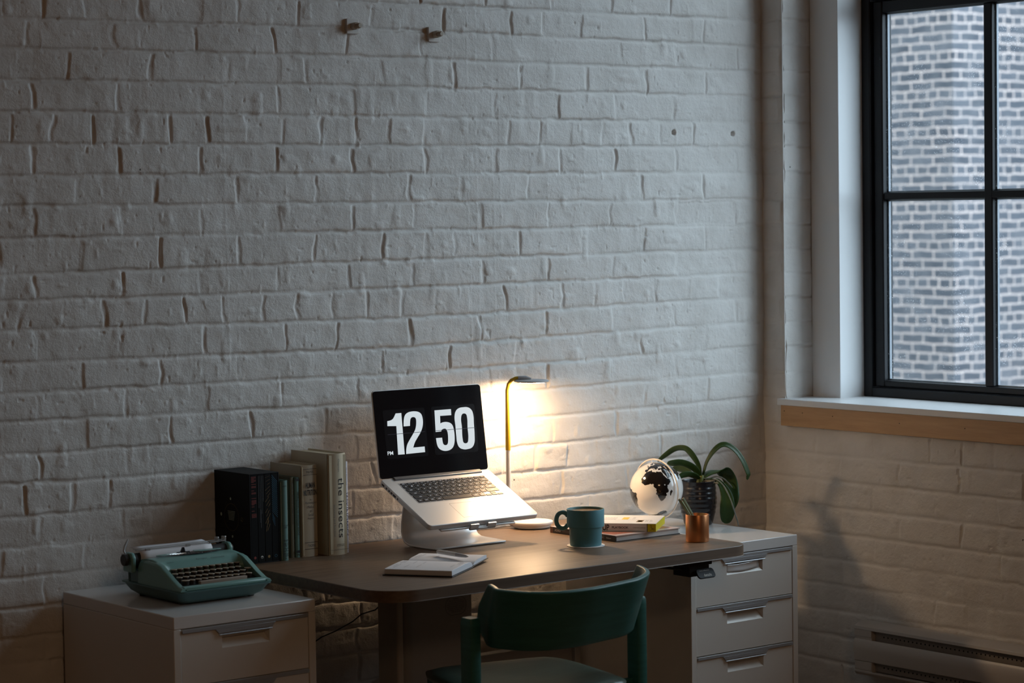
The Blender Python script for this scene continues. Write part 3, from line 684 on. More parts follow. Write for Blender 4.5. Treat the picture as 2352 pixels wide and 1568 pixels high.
b = B(); b.box(3.27,3.34,-.955,-.938,.482,.505); cp('side_bracket', b, 'chair', bevel=.002); b = B(); b.box(3.63,3.73,-.985,-.968,.482,.505); cp('side_bracket', b, 'chair', bevel=.002)

# ------------------------------------------------------------------ laptop + stand
lp = bpy.data.objects.new('laptop', None); C.objects.link(lp); lp.empty_display_size=.05
tag(lp,'silver laptop open on a metal riser, its black screen showing a 12 50 flip clock','laptop')
yaw,tl,t2 = math.radians(-1.444),math.radians(24.738),math.radians(82.115)
Rl = Matrix.Rotation(yaw,4,'Z') @ Matrix.Rotation(tl,4,'X'); lp.matrix_world = Matrix.Translation((3.605,-.329,.811)) @ Rl
LW,LD,LH = .35,.2408,.229
b = B(); b.rrect(LW/2,LD/2,LW,LD,.011,-.0135,0); base = obj('base', b, 'alu', lp, bevel=.0022, bseg=3)
b = B(); b.rrect(.1765,.161,.2785,.1045,.003,.0,.0003); obj('keyboard_recess', b, 'keywell', base)
b = B()
for x0,x1,y0,y1 in ((.1225,.2300,.0225,.0231),(.1225,.2300,.0925,.0931),(.1225,.1231,.0225,.0931),(.2294,.2300,.0225,.0931)): b.box(x0,x1,y0,y1,0,.00015)
tp = obj('trackpad', b, mat('trackpad_seam',(.30,.27,.25),.4,.5), base)
b = B(); b.box(.0385,.3195,.2265,.2405,-.004,.0042); obj('hinge', b, mat('hinge_dark',(.16,.155,.155),.4,.5), lp, bevel=.002)
b = B()
for y,w_ in ((.222,.012),(.205,.006),(.192,.006),(.180,.008),(.166,.013),(.150,.004)): b.box(-.0003,.003,y-w_/2,y+w_/2,-.0095,-.0045)
obj('side_port', b, 'port', base)
rowsK = [[1]*14, [1]*13+[1.5], [1.5]+[1]*13, [1.8]+[1]*11+[1.7], [2.3]+[1]*10+[2.2], [1,1,1,1.25,5,1.25,1]]
leg_ = [['esc','F1','F2','F3','F4','F5','F6','F7','F8','F9','F10','F11','F12','o'],list('`1234567890-=')+['delete'],['tab']+list('QWERTYUIOP[]')+['|'],['caps']+list("ASDFGHJKL;'")+['return'],['shift']+list('ZXCVBNM,./')+['shift'],['fn','ctrl','alt','cmd',None,'cmd','alt']]
kx0,kx1 = .0405,.3130; pitch = (kx1-kx0)/14.5; ytop=.2095; kb = None
keyb = bpy.data.objects.new('keyboard', None); C.objects.link(keyb); keyb.parent = base
ycur = ytop
for rI,row in enumerate(rowsK):
    hh = .0088 if rI==0 else .0172; x = kx0; ks = pitch*14.5/sum(row) if rI==0 else pitch
    if rI in (1,2,3,4): ks = pitch*14.5/sum(row)
    for cI,wk in enumerate(row):
        w_=wk*ks
        b = B(); b.rrect(x+w_/2,ycur-hh/2,w_-.0024,hh-.0022,.0015,.0003,.0016,0,3)
        lg = leg_[rI][cI]
        if lg:
            tw = .0025*min(3,len(lg)) if len(lg)>1 else .0034
            b.text(lg,(x+w_/2-tw/2,ycur-hh/2-.0017,.0018),(1,0,0),(0,1,0),tw,.0034 if rI else .0022,1)
        obj('key', b, ['keyblack','keyglow'], keyb, smooth=False)
        x += w_
    if rI==5:
        for dx,dy in ((0,-1),(1,-1),(1,1),(2,-1)):
            b = B(); b.rrect(x+pitch*.5+dx*pitch,ycur-hh/2+dy*hh/4,pitch-.0024,hh/2-.0014,.001,.0003,.0016,0,3); obj('key', b, 'keyblack', keyb, smooth=False)
    ycur -= hh+(.0006 if rI else .0006)
# lid in its own frame: X along width, Y up the screen, Z toward the viewer
lid = bpy.data.objects.new('lid', None); C.objects.link(lid); lid.parent = lp; lid.matrix_local = Matrix.Translation((0,LD,0)) @ Matrix.Rotation(t2-tl,4,'X')
b = B(); b.rrect(LW/2,LH/2+.0005,LW,LH+.001,.010,-.0055,-.0008); obj('lid_shell', b, 'alu', lid, bevel=.0012)
b = B(); b.rrect(LW/2,LH/2-.0005,LW-.0030,LH-.0010,.0085,-.001,.0004); obj('screen_glass', b, 'bezel', lid)
sc = bpy.data.objects.new('clock_display', None); C.objects.link(sc); sc.parent = lid
b = B(); z0,z1=.0005,.0006
b.rrect(.094,.1135,.132,.128,.007,z0,z1); b.rrect(.2525,.1135,.142,.128,.007,z0,z1); obj('flip_card', b, 'flip', sc, smooth=False)
D1=[(.0395,.1489),(.0511,.1501),(.0593,.1544),(.0678,.1673),(.0859,.1674),(.0842,.0592),(.0634,.0595),(.0663,.1344),(.0384,.1359)]
D2=[(.0892,.1319),(.0912,.1491),(.0961,.1616),(.1074,.1683),(.1251,.1698),(.1404,.1675),(.1495,.1608),(.1523,.1484),(.1516,.1355),(.1477,.1229),(.1396,.1105),(.1285,.0984),(.1194,.0878),(.1132,.0747),(.1496,.075),(.1494,.0602),(.0889,.0595),(.0904,.0722),(.0949,.0847),(.1049,.0968),(.1161,.1096),(.1253,.1212),(.1295,.1338),(.131,.1466),(.1289,.1525),(.1226,.1548),(.1154,.1533),(.1115,.1472),(.1094,.1319)]
D5=[(.192,.1676),(.2456,.1678),(.2449,.1516),(.2083,.1519),(.2071,.1319),(.2134,.1344),(.2254,.1353),(.2389,.1321),(.2468,.1244),(.2492,.1112),(.2495,.0966),(.2476,.0804),(.2425,.0678),(.2324,.0604),(.2182,.0578),(.2046,.0601),(.1942,.0664),(.1895,.0764),(.1884,.0943),(.2082,.0942),(.2085,.0832),(.2104,.0759),(.2168,.0732),(.2234,.075),(.2266,.0819),(.2281,.098),(.2275,.1094),(.2232,.1169),(.2173,.1176),(.2092,.1155),(.2074,.1108),(.1892,.1104)]
D0o=[(.2552,.1483),(.2604,.161),(.2692,.1677),(.2855,.1702),(.3034,.1682),(.3127,.161),(.3165,.1493),(.316,.1248),(.3145,.0921),(.3113,.0727),(.3027,.0619),(.2882,.0583),(.2722,.0591),(.2609,.0648),(.2555,.0766),(.2546,.0962),(.2549,.1223)]
D0i=[(.2763,.1437),(.2805,.1516),(.2867,.1535),(.2933,.1508),(.2955,.1425),(.294,.1164),(.2925,.0838),(.2891,.0759),(.2821,.0741),(.2763,.0768),(.2745,.0851),(.2756,.1176)]
def shape2d(loops, z, T=None):
    cu = bpy.data.curves.new('s','CURVE'); cu.dimensions='2D'; cu.fill_mode='BOTH'
    for lo,sm in loops:
        sp = cu.splines.new('BEZIER' if sm else 'POLY')
        if sm:
            sp.bezier_points.add(len(lo)-1)
            for q_,p_ in zip(sp.bezier_points,lo): q_.co=(p_[0],p_[1],0); q_.handle_left_type=q_.handle_right_type='AUTO'
        else:
            sp.points.add(len(lo)-1)
            for q_,p_ in zip(sp.points,lo): q_.co=(p_[0],p_[1],0,1)
        sp.use_cyclic_u=True
    cu.resolution_u=6
    o_=bpy.data.objects.new('s',cu); C.objects.link(o_); dg=bpy.context.evaluated_depsgraph_get(); dg.update()
    m_=bpy.data.meshes.new_from_object(o_.evaluated_get(dg)); vs=[(v.co.x,v.co.y,z) for v in m_.vertices]; fs=[tuple(p.vertices) for p in m_.polygons]
    bpy.data.objects.remove(o_); bpy.data.curves.remove(cu); bpy.data.meshes.remove(m_); return vs,fs
def chaikin(P_, corners, it=2):
    # rounds every vertex but the named sharp corners
    out=[(p,i in corners) for i,p in enumerate(P_)]
    for _ in range(it):
        new=[]
        n=len(out)
        for i in range(n):
            p,c_=out[i]; a=out[i-1][0]; q_=out[(i+1)%n][0]
            if c_: new.append((p,True))
            else: new.append(((.25*a[0]+.75*p[0],.25*a[1]+.75*p[1]),False)); new.append(((.75*p[0]+.25*q_[0],.75*p[1]+.25*q_[1]),False))
        out=new
    return [p for p,_ in out]
for nm,loops in (('digit',[(chaikin(D1,{0,3,4,5,6,7,8}),0)]),('digit',[(chaikin(D2,{0,14,15,16,28,13}),0)]),('digit',[(chaikin(D5,{0,1,2,3,4,18,19,31,30}),0)]),('digit',[(D0o,1),(D0i,1)])):
    vs,fs = shape2d(loops,.0008); b=B().add(vs,fs); obj(nm,b,'digit',sc,smooth=False)
b = B(); b.text('PM',(.0308,.0603,.0008),(1,0,0),(0,1,0),.0178,.0098,0,.012); obj('digit',b,'digit',sc,smooth=False)
b = B(); b.box(.036,.155,.1130,.1142,.0007,.0010); b.box(.188,.3195,.1130,.1142,.0007,.0010); obj('flip_line',b,mat('flip_line_dark',(.02,.012,.03),.3),sc,smooth=False)

st = thing('laptop_stand','brushed aluminium laptop riser holding the open laptop on the desk','stand',(3.645,-.292,DZ),math.radians(-1.4))
SW=.236; th=.0045
# side profile in local y,z from the front of the foot, round the bend, up the back and along the tray
e_=Vector((0,-math.cos(tl),-math.sin(tl)))
pl_=lambda y: .0587+(y+.0314)*.4607-.0070      # underside of the laptop, less half the plate
pf=[(0,0),(.05,0),(.095,0),(.115,.0008),(.131,.0065),(.1405,.017),(.1445,.032),(.1430,.056),(.1375,.083),(.1325,.100),(.1260,.1115),(.1170,.1165)]
tray_end=[(y,pl_(y)) for y in (.102,.07,.035,0,-.034)]
pf=pf+tray_end
def stwid(i,n):   # the foot and back are full width
    return SW
b=B(); rows_=[]
for i,(y,z) in enumerate(pf):
    w0,w1=0,SW
    if i==0: w0,w1=.006,SW-.006
    rows_.append([(w0+(w1-w0)*k/6,y,z+.0035) for k in range(7)])
b.grid(rows_); shl = obj('bent_plate', b, 'stand', st, solid=th, bevel=.001)
b=B()
fx=tray_end[-1]
o_=Vector((.128,fx[0],fx[1]+.0035))
nrm=Vector((0,-math.sin(tl),math.cos(tl)))
for x0,x1 in ((-.041,-.014),(.014,.041)):
    b.obox(o_+Vector((x0,0,0))-nrm*.004, (x1-x0,0,0), e_*.006, nrm*.0165)
b.obox(o_+Vector((-.041,0,0))-nrm*.004, (.082,0,0), e_*.006, nrm*.006)
obj('front_lip', b, 'stand', st, bevel=.001)

# ------------------------------------------------------------------ desk lamp
lm_ = thing('desk_lamp','slim desk lamp with mustard stem, white round base and lit flat head','lamp',(4.11,-.115,DZ))
b=B(); b.lathe([(0.0001,.001),(.046,.001),(.050,.003),(.0525,.009),(.0575,.0125),(.058,.0165),(.0568,.0185),(.0001,.0185)],seg=64); obj('base', b, 'lampwhite', lm_)
sx,sy = -.049,.037
b=B(); b.tube([(-.030,.022,.006),(-.037,.028,.007),(-.044,.033,.012),(-.048,.0365,.022),(sx,sy,.035),(sx,sy,.12),(sx,sy,.2145)],[.0062,.0062,.0064,.0066,.0066,.0066,.0066],16); obj('lower_stem', b, 'lampwhite', lm_)
zt_=.4085
b=B(); b.tube([(sx,sy,.2125),(sx,sy,.24),(sx,sy,.32),(sx,sy,.375),(sx+.003,sy-.0023,.392),(sx+.009,sy-.007,.402),(sx+.018,sy-.0137,.4075),(sx+.026,sy-.0198,.4085)],[.0072,.0070,.0060,.0052,.0050,.0049,.0047,.0046],16); obj('upper_stem', b, 'lampyellow', lm_)
hc=(.004,-.003,.3965)
b=B(); b.tube([(sx+.024,sy-.0183,.4085),(sx+.040,sy-.0305,.4083),(sx+.052,sy-.0395,.4045)],[.0052,.0060,.004],14); obj('head_neck', b, 'lampgrey', lm_)
b=B(); b.lathe([(.0001,.0075),(.030,.0072),(.0445,.0058),(.0478,.0035),(.0478,.0020),(.0455,.0),(.0405,0),(.0001,0)],c=hc,seg=64); obj('lamp_head', b, 'lampgrey', lm_)
b=B(); b.lathe([(.0001,-.0009),(.0385,-.0009),(.0395,.0004)],c=hc,seg=48); obj('led_panel', b, 'led', lm_, label='lit warm underside panel')
b=B(); b.tube([(4.072,-.075,.744),(4.055,-.066,.7435),(4.03,-.062,.7418),(3.99,-.056,.7416),(3.95,-.054,.7416),(3.90,-.055,.7416),(3.86,-.052,.7416)],.0014,8)
tag(obj('lamp_cord', b, 'cablewhite'),'thin cord running from the lamp base along the back of the desk','cord')

# ------------------------------------------------------------------ mug, coaster, cup, pencils
tag(obj('coaster', B().lathe([(.0001,0),(.0482,0),(.0488,.001),(.0482,.0022),(.0001,.0022)],c=(0,0,0),seg=64), 'coaster'),'round white coaster beneath the teal mug','coaster').location=(3.984,-.490,DZ)
mg = thing('coffee_mug','teal stackable mug of milky coffee standing on the white coaster','mug',(3.984,-.490,DZ+.0022))
b=B(); b.lathe([(.0001,.0),(.0395,.0),(.0405,.0015),(.0422,.044),(.0438,.0475),(.0476,.0485),(.0481,.051),(.0483,.092),(.0478,.0935),(.0466,.0935),(.0458,.092),(.0456,.083),(.0450,.052),(.0395,.045),(.0380,.004),(.0001,.004)],seg=72,mfun=lambda j: 1 if j>=10 else 0); obj('cup_body', b, ['mug','mugin'], mg)
b=B(); dirx,diry=-.80,.60; pts=[]
for k in range(25):
    a=math.radians(-62+ (124+0)*0 )  # placeholder
for k in range(25):
    a=math.radians(-150+300*k/24); rr=.0185; cxh=.0590
    rad=cxh+rr*math.cos(a)*.86; z=.0645+rr*1.12*math.sin(a)
    pts.append((dirx*rad,diry*rad,z))
b.tube(pts,.0050,12,0,True,1.15); obj('handle', b, 'mug', mg)
b=B(); b.lathe([(.0001,.0875),(.0458,.0875)],seg=48); obj('coffee', b, 'coffee', mg)

cp_ = tag(obj('pencil_cup', B().lathe([(.0001,0),(.0272,0),(.0295,.0008),(.0302,.004),(.0302,.0700),(.0299,.0706),(.0290,.0706),(.0288,.0700),(.0286,.004),(.0001,.003)],seg=64), 'copper'),'brushed copper cup holding pencils near the right end of the desk','cup'); cp_.location=(4.242,-.632,DZ)
for k,(bx,by,tx,ty,tz,lab) in enumerate(((4.2535,-.646,4.2035,-.605,.851,'sage green pencil in the copper cup, the left one of the leaning pair'),(4.2600,-.646,4.2110,-.612,.853,'sage green pencil in the copper cup, the right one of the leaning pair'),(4.2640,-.6300,4.2190,-.598,.843,'sage green pencil in the copper cup, standing behind the leaning pair'))):
    bt=Vector((bx,by,DZ+.006)); tp_=Vector((tx,ty,tz)); d=(tp_-bt); L_=d.length; u=d/L_
    t=thing('pencil',lab,'pencil',bt,0,'sage green pencils in the copper cup')
    b=B(); b.tube([Vector(),u*(L_-.001)],.0036,6); obj('shaft', b, 'pencil', t, smooth=False)
    b=B(); b.tube([u*(L_-.0012),u*L_],.0030,6); obj('end_cap', b, 'pencilwood', t, smooth=False)
    b=B(); nn=u.cross(Vector((.78,-.62,0))).normalized(); fwd=Vector((-.62,-.78,0)); side=(fwd-u*fwd.dot(u)).normalized()
    if k<2: b.text('2B PENCIL',u*(L_*.42)+side*.00335-u.cross(side)*-.0011,u,u.cross(side),.026,.0022); obj('lettering', b, 'ink', t, smooth=False)

# ------------------------------------------------------------------ books on the desk
t = thing('art_book','large hardcover art book lying flat, bottom of the desk stack','book',(4.081,-.495,DZ))
bw,bd,bh=.226,.266,.0165
b=B(); b.box(.003,bw-.003,.003,bd-.003,.0020,bh-.0020); obj('page_block', b, 'pagegrey', t, smooth=False)
b=B(); b.box(0,bw,0,bd,0,.002,4); b.box(0,bw,0,bd,bh-.002,bh,0); b.box(0,.003,0,bd,.002,bh-.002,1)
b.box(-.0003,.0002,.185,.255,.0005,bh-.0004,1); b.box(-.0003,.0002,.255,.266,.0005,bh-.0004,3); b.box(-.0003,.0002,.0,.045,.0005,bh-.0004,1); b.box(-.0003,.0002,.045,.185,.0005,bh-.0004,5)
b.box(.01,.215,.02,.10,bh,bh+.0002,2); b.box(.12,.20,.10,.22,bh,bh+.0002,2)
obj('hard_cover', b, ['artcover','artspine','artred','artrust','artspine','artbrown'], t, smooth=False)
b=B(); b.text('ADAD',(-.0006,.247,.0055),(0,-1,0),(0,0,1),.025,.0060); b.text('HANNAH',(-.0006,.215,.0055),(0,-1,0),(0,0,1),.036,.0055,1); b.text('AVI',(-.0006,.168,.0055),(0,-1,0),(0,0,1),.018,.0055,2)
b.text('Jack & Weiss',(-.0006,.078,.0065),(0,-1,0),(0,0,1),.03,.0032); b.text('Editors',(-.0006,.036,.0065),(0,-1,0),(0,0,1),.018,.0032); obj('spine_lettering', b, ['whiteink','greyink','artgold'], t, smooth=False)

az=math.radians(-50)
t = thing('startup_book','thick white and yellow book lying on top of the art book beside the mug','book',(4.204,-.514,DZ+.0168),az)
t['label']='thick white book with yellow edge lying on the art book beside the mug'
# local x along the spine to the left (negative), y into the depth
SL,SD,SH=.195,.170,.0215
b=B(); b.box(-SL,-.001,.001,SD-.002,.0012,SH-.0012,0); obj('page_block', b, 'pagegrey', t, smooth=False)
b=B(); b.box(-SL,0,0,SD,SH-.0012,SH,0); b.box(-SL,0,0,SD,0,.0012,0); b.box(-SL,-.0235,-.0003,.0012,.0012,SH-.0012,0); b.box(-.0235,-.0218,-.0004,.0010,0.0002,SH-.0003,2); b.box(-.0218,.0003,-.0004,.0012,.0002,SH-.0012,1)
b.box(-.0012,.0003,0,SD,.0006,SH-.0012,1)
zc=SH+.0001
def rc(x0,x1,y0,y1,m): b.box(x0,x1,y0,y1,zc-.0001,zc,m)
rc(-.150,-.118,.075,.12,3); rc(-.103,-.086,.080,.125,4); rc(-.057,-.040,.030,.070,5); rc(-.054,-.043,.037,.063,4)
for q_ in range(5):
    for e2 in (.075,.118): rc(-.152+.0075*q_,-.1495+.0075*q_,e2,e2+.003,6)
for q_,(x0,y0,l_) in enumerate(((-.075,.09,.04),(-.071,.09,.035),(-.034,.035,.035),(-.030,.038,.03),(-.022,.04,.03),(-.018,.042,.02))): rc(x0,x0+.0008,y0,y0+l_,7)
rc(-.12,-.02,.074,.0745,7)
obj('cover', b, ['playwhite','playyellow','ink','playgrey','playgold','playbrown','playred','greyink'], t, smooth=False)
b=B(); b.text('STARTUP',(-.1850,-.0006,.0028),(1,0,0),(0,0,1),.0620,.0158,0,.028); b.text('PLAYBOOK',(-.1160,-.0006,.0078),(1,0,0),(0,0,1),.0440,.0060,0,.022); b.text('CHRONICLE BOOKS',(-.060,-.0006,.0090),(1,0,0),(0,0,1),.033,.0028)
# little flourish on the yellow foot of the spine
b.tube([(-.014,-.0007,.018),(-.012,-.0007,.0175),(-.0125,-.0007,.013),(-.009,-.0007,.007),(-.006,-.0007,.0045),(-.0045,-.0007,.008),(-.007,-.0007,.010),(-.011,-.0007,.006),(-.014,-.0007,.004)],.0004,6)
obj('spine_lettering', b, 'ink', t, smooth=False)

# ------------------------------------------------------------------ notebook and pen
G=Vector((3.545,-.590,DZ)); sd=Vector((-.562,.827,0)); pn=Vector((.827,.562,0)); NH=.176
nb = thing('open_notebook','open black notebook with white ruled pages on the left half of the desk','notebook',G)
b=B()
b.prism([Vector((0,0,.003)), -pn*.010+Vector((0,0,.0005)), -pn*.165+Vector((0,0,.0005)), -pn*.165+Vector((0,0,.0025)), -pn*.010+Vector((0,0,.0025)), Vector((0,0,.005))], sd*NH)
b.prism([Vector((0,0,.003)), pn*.010+Vector((0,0,.003)), pn*.112+Vector((0,0,.0065)), pn*.112+Vector((0,0,.0085)), pn*.010+Vector((0,0,.005)), Vector((0,0,.005))], sd*NH)
obj('cover', b, 'coverblack', nb, bevel=.0006)
def leafblock(side, W_, hs, base_):
    # curved stack of pages: cross-section from gutter outwards
    cs=[(0,.0045)]+[(W_*u, h_) for u,h_ in hs]
    low=[(W_*u, base_(u)) for u,_ in reversed(hs)]
    sec=[side*a+Vector((0,0,z)) for a,z in cs]+[side*a+Vector((0,0,z)) for a,z in low]
    b=B(); b.prism([p+sd*.003 for p in sec], sd*(NH-.006)); return b
b=leafblock(-pn,.160,[(.04,.0105),(.10,.0150),(.2,.0175),(.4,.0180),(.7,.0172),(.95,.0160),(1,.0150)],lambda u:.0027); obj('page_block', b, 'paper', nb, angle=50, bevel=.0012)
b=leafblock(pn,.107,[(.05,.0095),(.15,.0130),(.3,.0150),(.6,.0160),(.85,.0170),(1,.0155)],lambda u:.0045+.0035*u); obj('page_block', b, 'paper', nb, angle=50)
b=B()
def stroke(u0,u1,v,z,side=-1,W_=.160,wd=.0009):
    p=(pn*side)*(W_*u0)+sd*v; q_=(pn*side)*(W_*u1)+sd*v; n_=sd*wd
    b.add([p+Vector((0,0,z)),q_+Vector((0,0,z)),q_+n_+Vector((0,0,z)),p+n_+Vector((0,0,z))],[(0,1,2,3)])
for u0,u1,v in ((.28,.52,.160),(.30,.46,.154),(.60,.82,.160),(.60,.95,.152),(.30,.50,.128),(.32,.48,.104),(.66,.90,.128),(.62,.86,.100),(.2,.45,.018),(.25,.5,.012),(.55,.75,.020)): stroke(u0,u1,v,.0184)
obj('writing', b, 'pageline', nb, smooth=False)
b=B()
for u0,u1,v in ((.2,.7,.160),(.25,.8,.152),(.3,.6,.110)): stroke(u0,u1,v,.0172,1,.107)
obj('writing', b, 'pageline', nb, smooth=False)
b=B()
for zz in (.0055,.008,.0105,.013): b.obox(-pn*.1603+sd*.004+Vector((0,0,zz)), -pn*.0002, sd*(NH-.008), (0,0,.0004))
obj('page_edge_line', b, 'pagegrey', nb, smooth=False)
pe = thing('marker_pen','milky white pen lying across the open notebook','pen',(3.540,-.520,.767))
A_=Vector((-.040,.068,.0085)); Z_=Vector((.016,-.040,-.001))
A_=Vector((3.535,-.455,.7665))-Vector((3.540,-.520,.767)); Z_=Vector((3.546,-.565,.7640))-Vector((3.540,-.520,.767))
d=(Z_-A_)
b=B(); b.tube([A_,A_+d*.03,A_+d*.5,A_+d*.62],[.0035,.0054,.0054,.0052],14); obj('barrel', b, 'pen', pe)
b=B(); b.tube([A_+d*.60,A_+d*.78,A_+d*.93,A_+d],[.0050,.0045,.0032,.0012],14); obj('grip', b, 'pengrey', pe)

# ------------------------------------------------------------------ orchid
PX,PY,PZ = 4.657,-.190,.705
pl = thing('potted_orchid','leafy orchid without flowers in a ridged glossy black pot','plant',(PX,PY,PZ))
prof=[(.0001,.0),(.037,.0),(.0395,.002)]
for i in range(61):
    u=i/60; z=.003+.118*u
    r=.0405+.0125*math.sin(min(1,u*1.6)*PI/2)-.0035*max(0,u-.6)/.4
    rid=.0006*math.sin(2*PI*u*8.5) if .24<u<.93 else 0
    prof.append((r+rid,z))
prof+=[(.0512,.1215),(.0512,.1245),(.0485,.1250),(.0465,.1225),(.0455,.108),(.0001,.108)]
b=B(); b.lathe(prof,seg=72); obj('pot', b, 'pot', pl)
b=B(); b.lathe([(.046,.1085),(.030,.114),(.012,.116),(.0001,.1165)],seg=32); obj('bark_mix', b, 'soil', pl)
LV=dict(
L1=([(4.6687,-.1887,.8332),(4.6665,-.1847,.8653),(4.6492,-.1817,.8949),(4.6354,-.1692,.9169),(4.6277,-.15,.9209),(4.6194,-.1309,.9154),(4.6092,-.111,.9006),(4.5957,-.0888,.881)],.0105),
L2=([(4.6724,-.1917,.8331),(4.6825,-.1968,.8744),(4.6948,-.2048,.9007),(4.7074,-.2136,.9183),(4.7212,-.2239,.9285),(4.7358,-.2358,.9253),(4.7513,-.2493,.909),(4.7635,-.2607,.8842),(4.7718,-.2693,.8557),(4.7748,-.2727,.8405),(4.7713,-.2708,.8283)],.0088),
L3=([(4.6695,-.1893,.8331),(4.6561,-.1902,.8514),(4.6396,-.1888,.8658),(4.62,-.1853,.8766),(4.6021,-.1771,.8821),(4.5825,-.1679,.882),(4.5693,-.1574,.8822)],.0125),
L4=([(4.6693,-.1895,.8294),(4.6443,-.1943,.8413),(4.6178,-.1983,.8494),(4.5963,-.1939,.8489),(4.583,-.19,.843)],.011),
L5=([(4.6665,-.187,.8332),(4.6546,-.1639,.8438),(4.647,-.1445,.8555),(4.6391,-.1252,.8585),(4.632,-.110,.854)],.012),
L6=([(4.6739,-.1929,.8331),(4.6819,-.1983,.8461),(4.701,-.2002,.8542),(4.7208,-.2095,.8553),(4.7387,-.2179,.8469),(4.748,-.2269,.8239),(4.7443,-.2386,.7966),(4.7377,-.2478,.7732),(4.7319,-.2453,.7431)],.019),
L7=([(4.6738,-.1929,.8312),(4.6788,-.2096,.8335),(4.6895,-.2312,.8310),(4.6952,-.2495,.8149),(4.6994,-.261,.789),(4.6968,-.2673,.7614),(4.6948,-.2676,.7380),(4.6904,-.2663,.7110)],.021))
right=Vector((.7815,-.6237,-.0154)); toward=Vector((-.622,-.781,.054))
for nm,(pts,hw) in LV.items():
    b=B(); N_=36; rows_=[]
    for i in range(N_+1):
        u=i/N_; p=Vector(cr(pts,u)); q_=Vector(cr(pts,min(1,u+.01)))-Vector(cr(pts,max(0,u-.01))); tg=q_.normalized()
        if nm in ('L7','L6'):
            k=min(1,u/.45); wd=((right*k+tg.cross(Vector((0,0,1)))*(1-k)))
            wd=(wd-tg*wd.dot(tg)).normalized()
            if wd.dot(right)<0: wd=-wd
        else:
            wd=tg.cross(toward); wd=(wd*.75+toward*.66); wd=(wd-tg*wd.dot(tg)).normalized()
        w_=hw*(.45+.55*sstep(0,.35,np.float64(u)))*(1-max(0,(u-.72)/.28)**2.2)**.5 if u<1 else .0006
        if nm in('L7',): w_=hw*(.3+.7*float(sstep(.25,.75,np.float64(u))))*max(.02,(1-max(0,(u-.80)/.20)**2))**.5
        nrm=tg.cross(wd)
        if nrm.z<0 and nm not in('L7','L6'): nrm=-nrm
        row=[]
        for k in (-1,-.66,-.33,0,.33,.66,1):
            row.append(p+wd*(w_*k)+nrm*(.22*w_*abs(k))-Vector((PX,PY,PZ)))
        rows_.append(row)
    b.grid(rows_); obj('leaf', b, 'leaf', pl, solid=.0016)
b=B(); b.tube([(0.008,0,.112),(.012,0,.125),(.014,-.001,.140)],[.012,.0115,.006],14); obj('crown', b, 'leafback', pl)
for pts,r_ in (([(4.6721,-.1919,.8255),(4.6813,-.218,.8325),(4.6842,-.2395,.833),(4.69,-.2578,.8198),(4.6936,-.2752,.7945),(4.6977,-.2868,.7668),(4.7001,-.2973,.7354),(4.703,-.3016,.7196),(4.704,-.304,.7068)],.0019),([(4.6697,-.2028,.8266),(4.6707,-.2292,.8267),(4.6799,-.2494,.8247)],.0028),([(4.6812,-.1989,.8301),(4.7008,-.2139,.8386),(4.7155,-.2258,.836),(4.7268,-.2356,.8245),(4.7378,-.2455,.8072)],.0018),([(4.6642,-.195,.824),(4.668,-.214,.830),(4.682,-.233,.829)],.0022)):
    P_=[Vector(cr(pts,i/24))-Vector((PX,PY,PZ)) for i in range(25)]
    b=B(); b.tube(P_,[r_*(1+.18*math.sin(i*1.3)) for i in range(25)],8); obj('aerial_root', b, 'rootgrey' if r_<.002 else 'root', pl)

# ------------------------------------------------------------------ globe
GC=Vector((4.463,-.230,.826)); GR=.0740
gl = thing('desk_globe','white globe with black continents in a clear ring on the right cabinet','globe',(GC.x,GC.y,.705))
AF=[(-17,14.7),(-16.5,19),(-17,21),(-13,27.7),(-9.7,30),(-9.8,31.5),(-6.8,34),(-5.9,35.8),(-2,35.1),(3,36.8),(9.8,37.3),(11,36.9),(10.2,34.3),(13,32.9),(15.3,32.3),(19,30.3),(20.1,32.5),(23,32.6),(25.2,31.6),(29,30.9),(32.3,31.2),(32.6,29.9),(34,26.7),(35.5,24),(37,21),(37.4,18.6),(39.7,15.1),(43.1,12.5),(43.2,11.5),(51.2,11.9),(50.8,9.5),(47.9,4.4),(43,-.5),(40.2,-2.6),(38.8,-6.3),(40.5,-10.7),(40.6,-15),(36.9,-17.9),(34.7,-20),(35.5,-24),(32.8,-25.9),(32.5,-28.5),(28.5,-32.8),(25.6,-34),(20,-34.8),(18.3,-34),(18.2,-31.5),(16.3,-28.6),(14.5,-22.7),(11.8,-17.3),(13.7,-12),(13.3,-8.8),(12.2,-6),(9,-1),(9.5,3.9),(8.5,4.6),(6,4.3),(4.3,6.4),(1,5.9),(-2,4.8),(-4.6,5.2),(-7.6,4.4),(-11.5,6.9),(-13.3,9),(-15,11),(-16.8,12.5)]
MG=[(49.3,-12.1),(50.4,-15.5),(49.5,-17.5),(47,-25),(45,-25.5),(43.5,-23),(44.3,-20),(44,-17),(46.3,-15.7)]
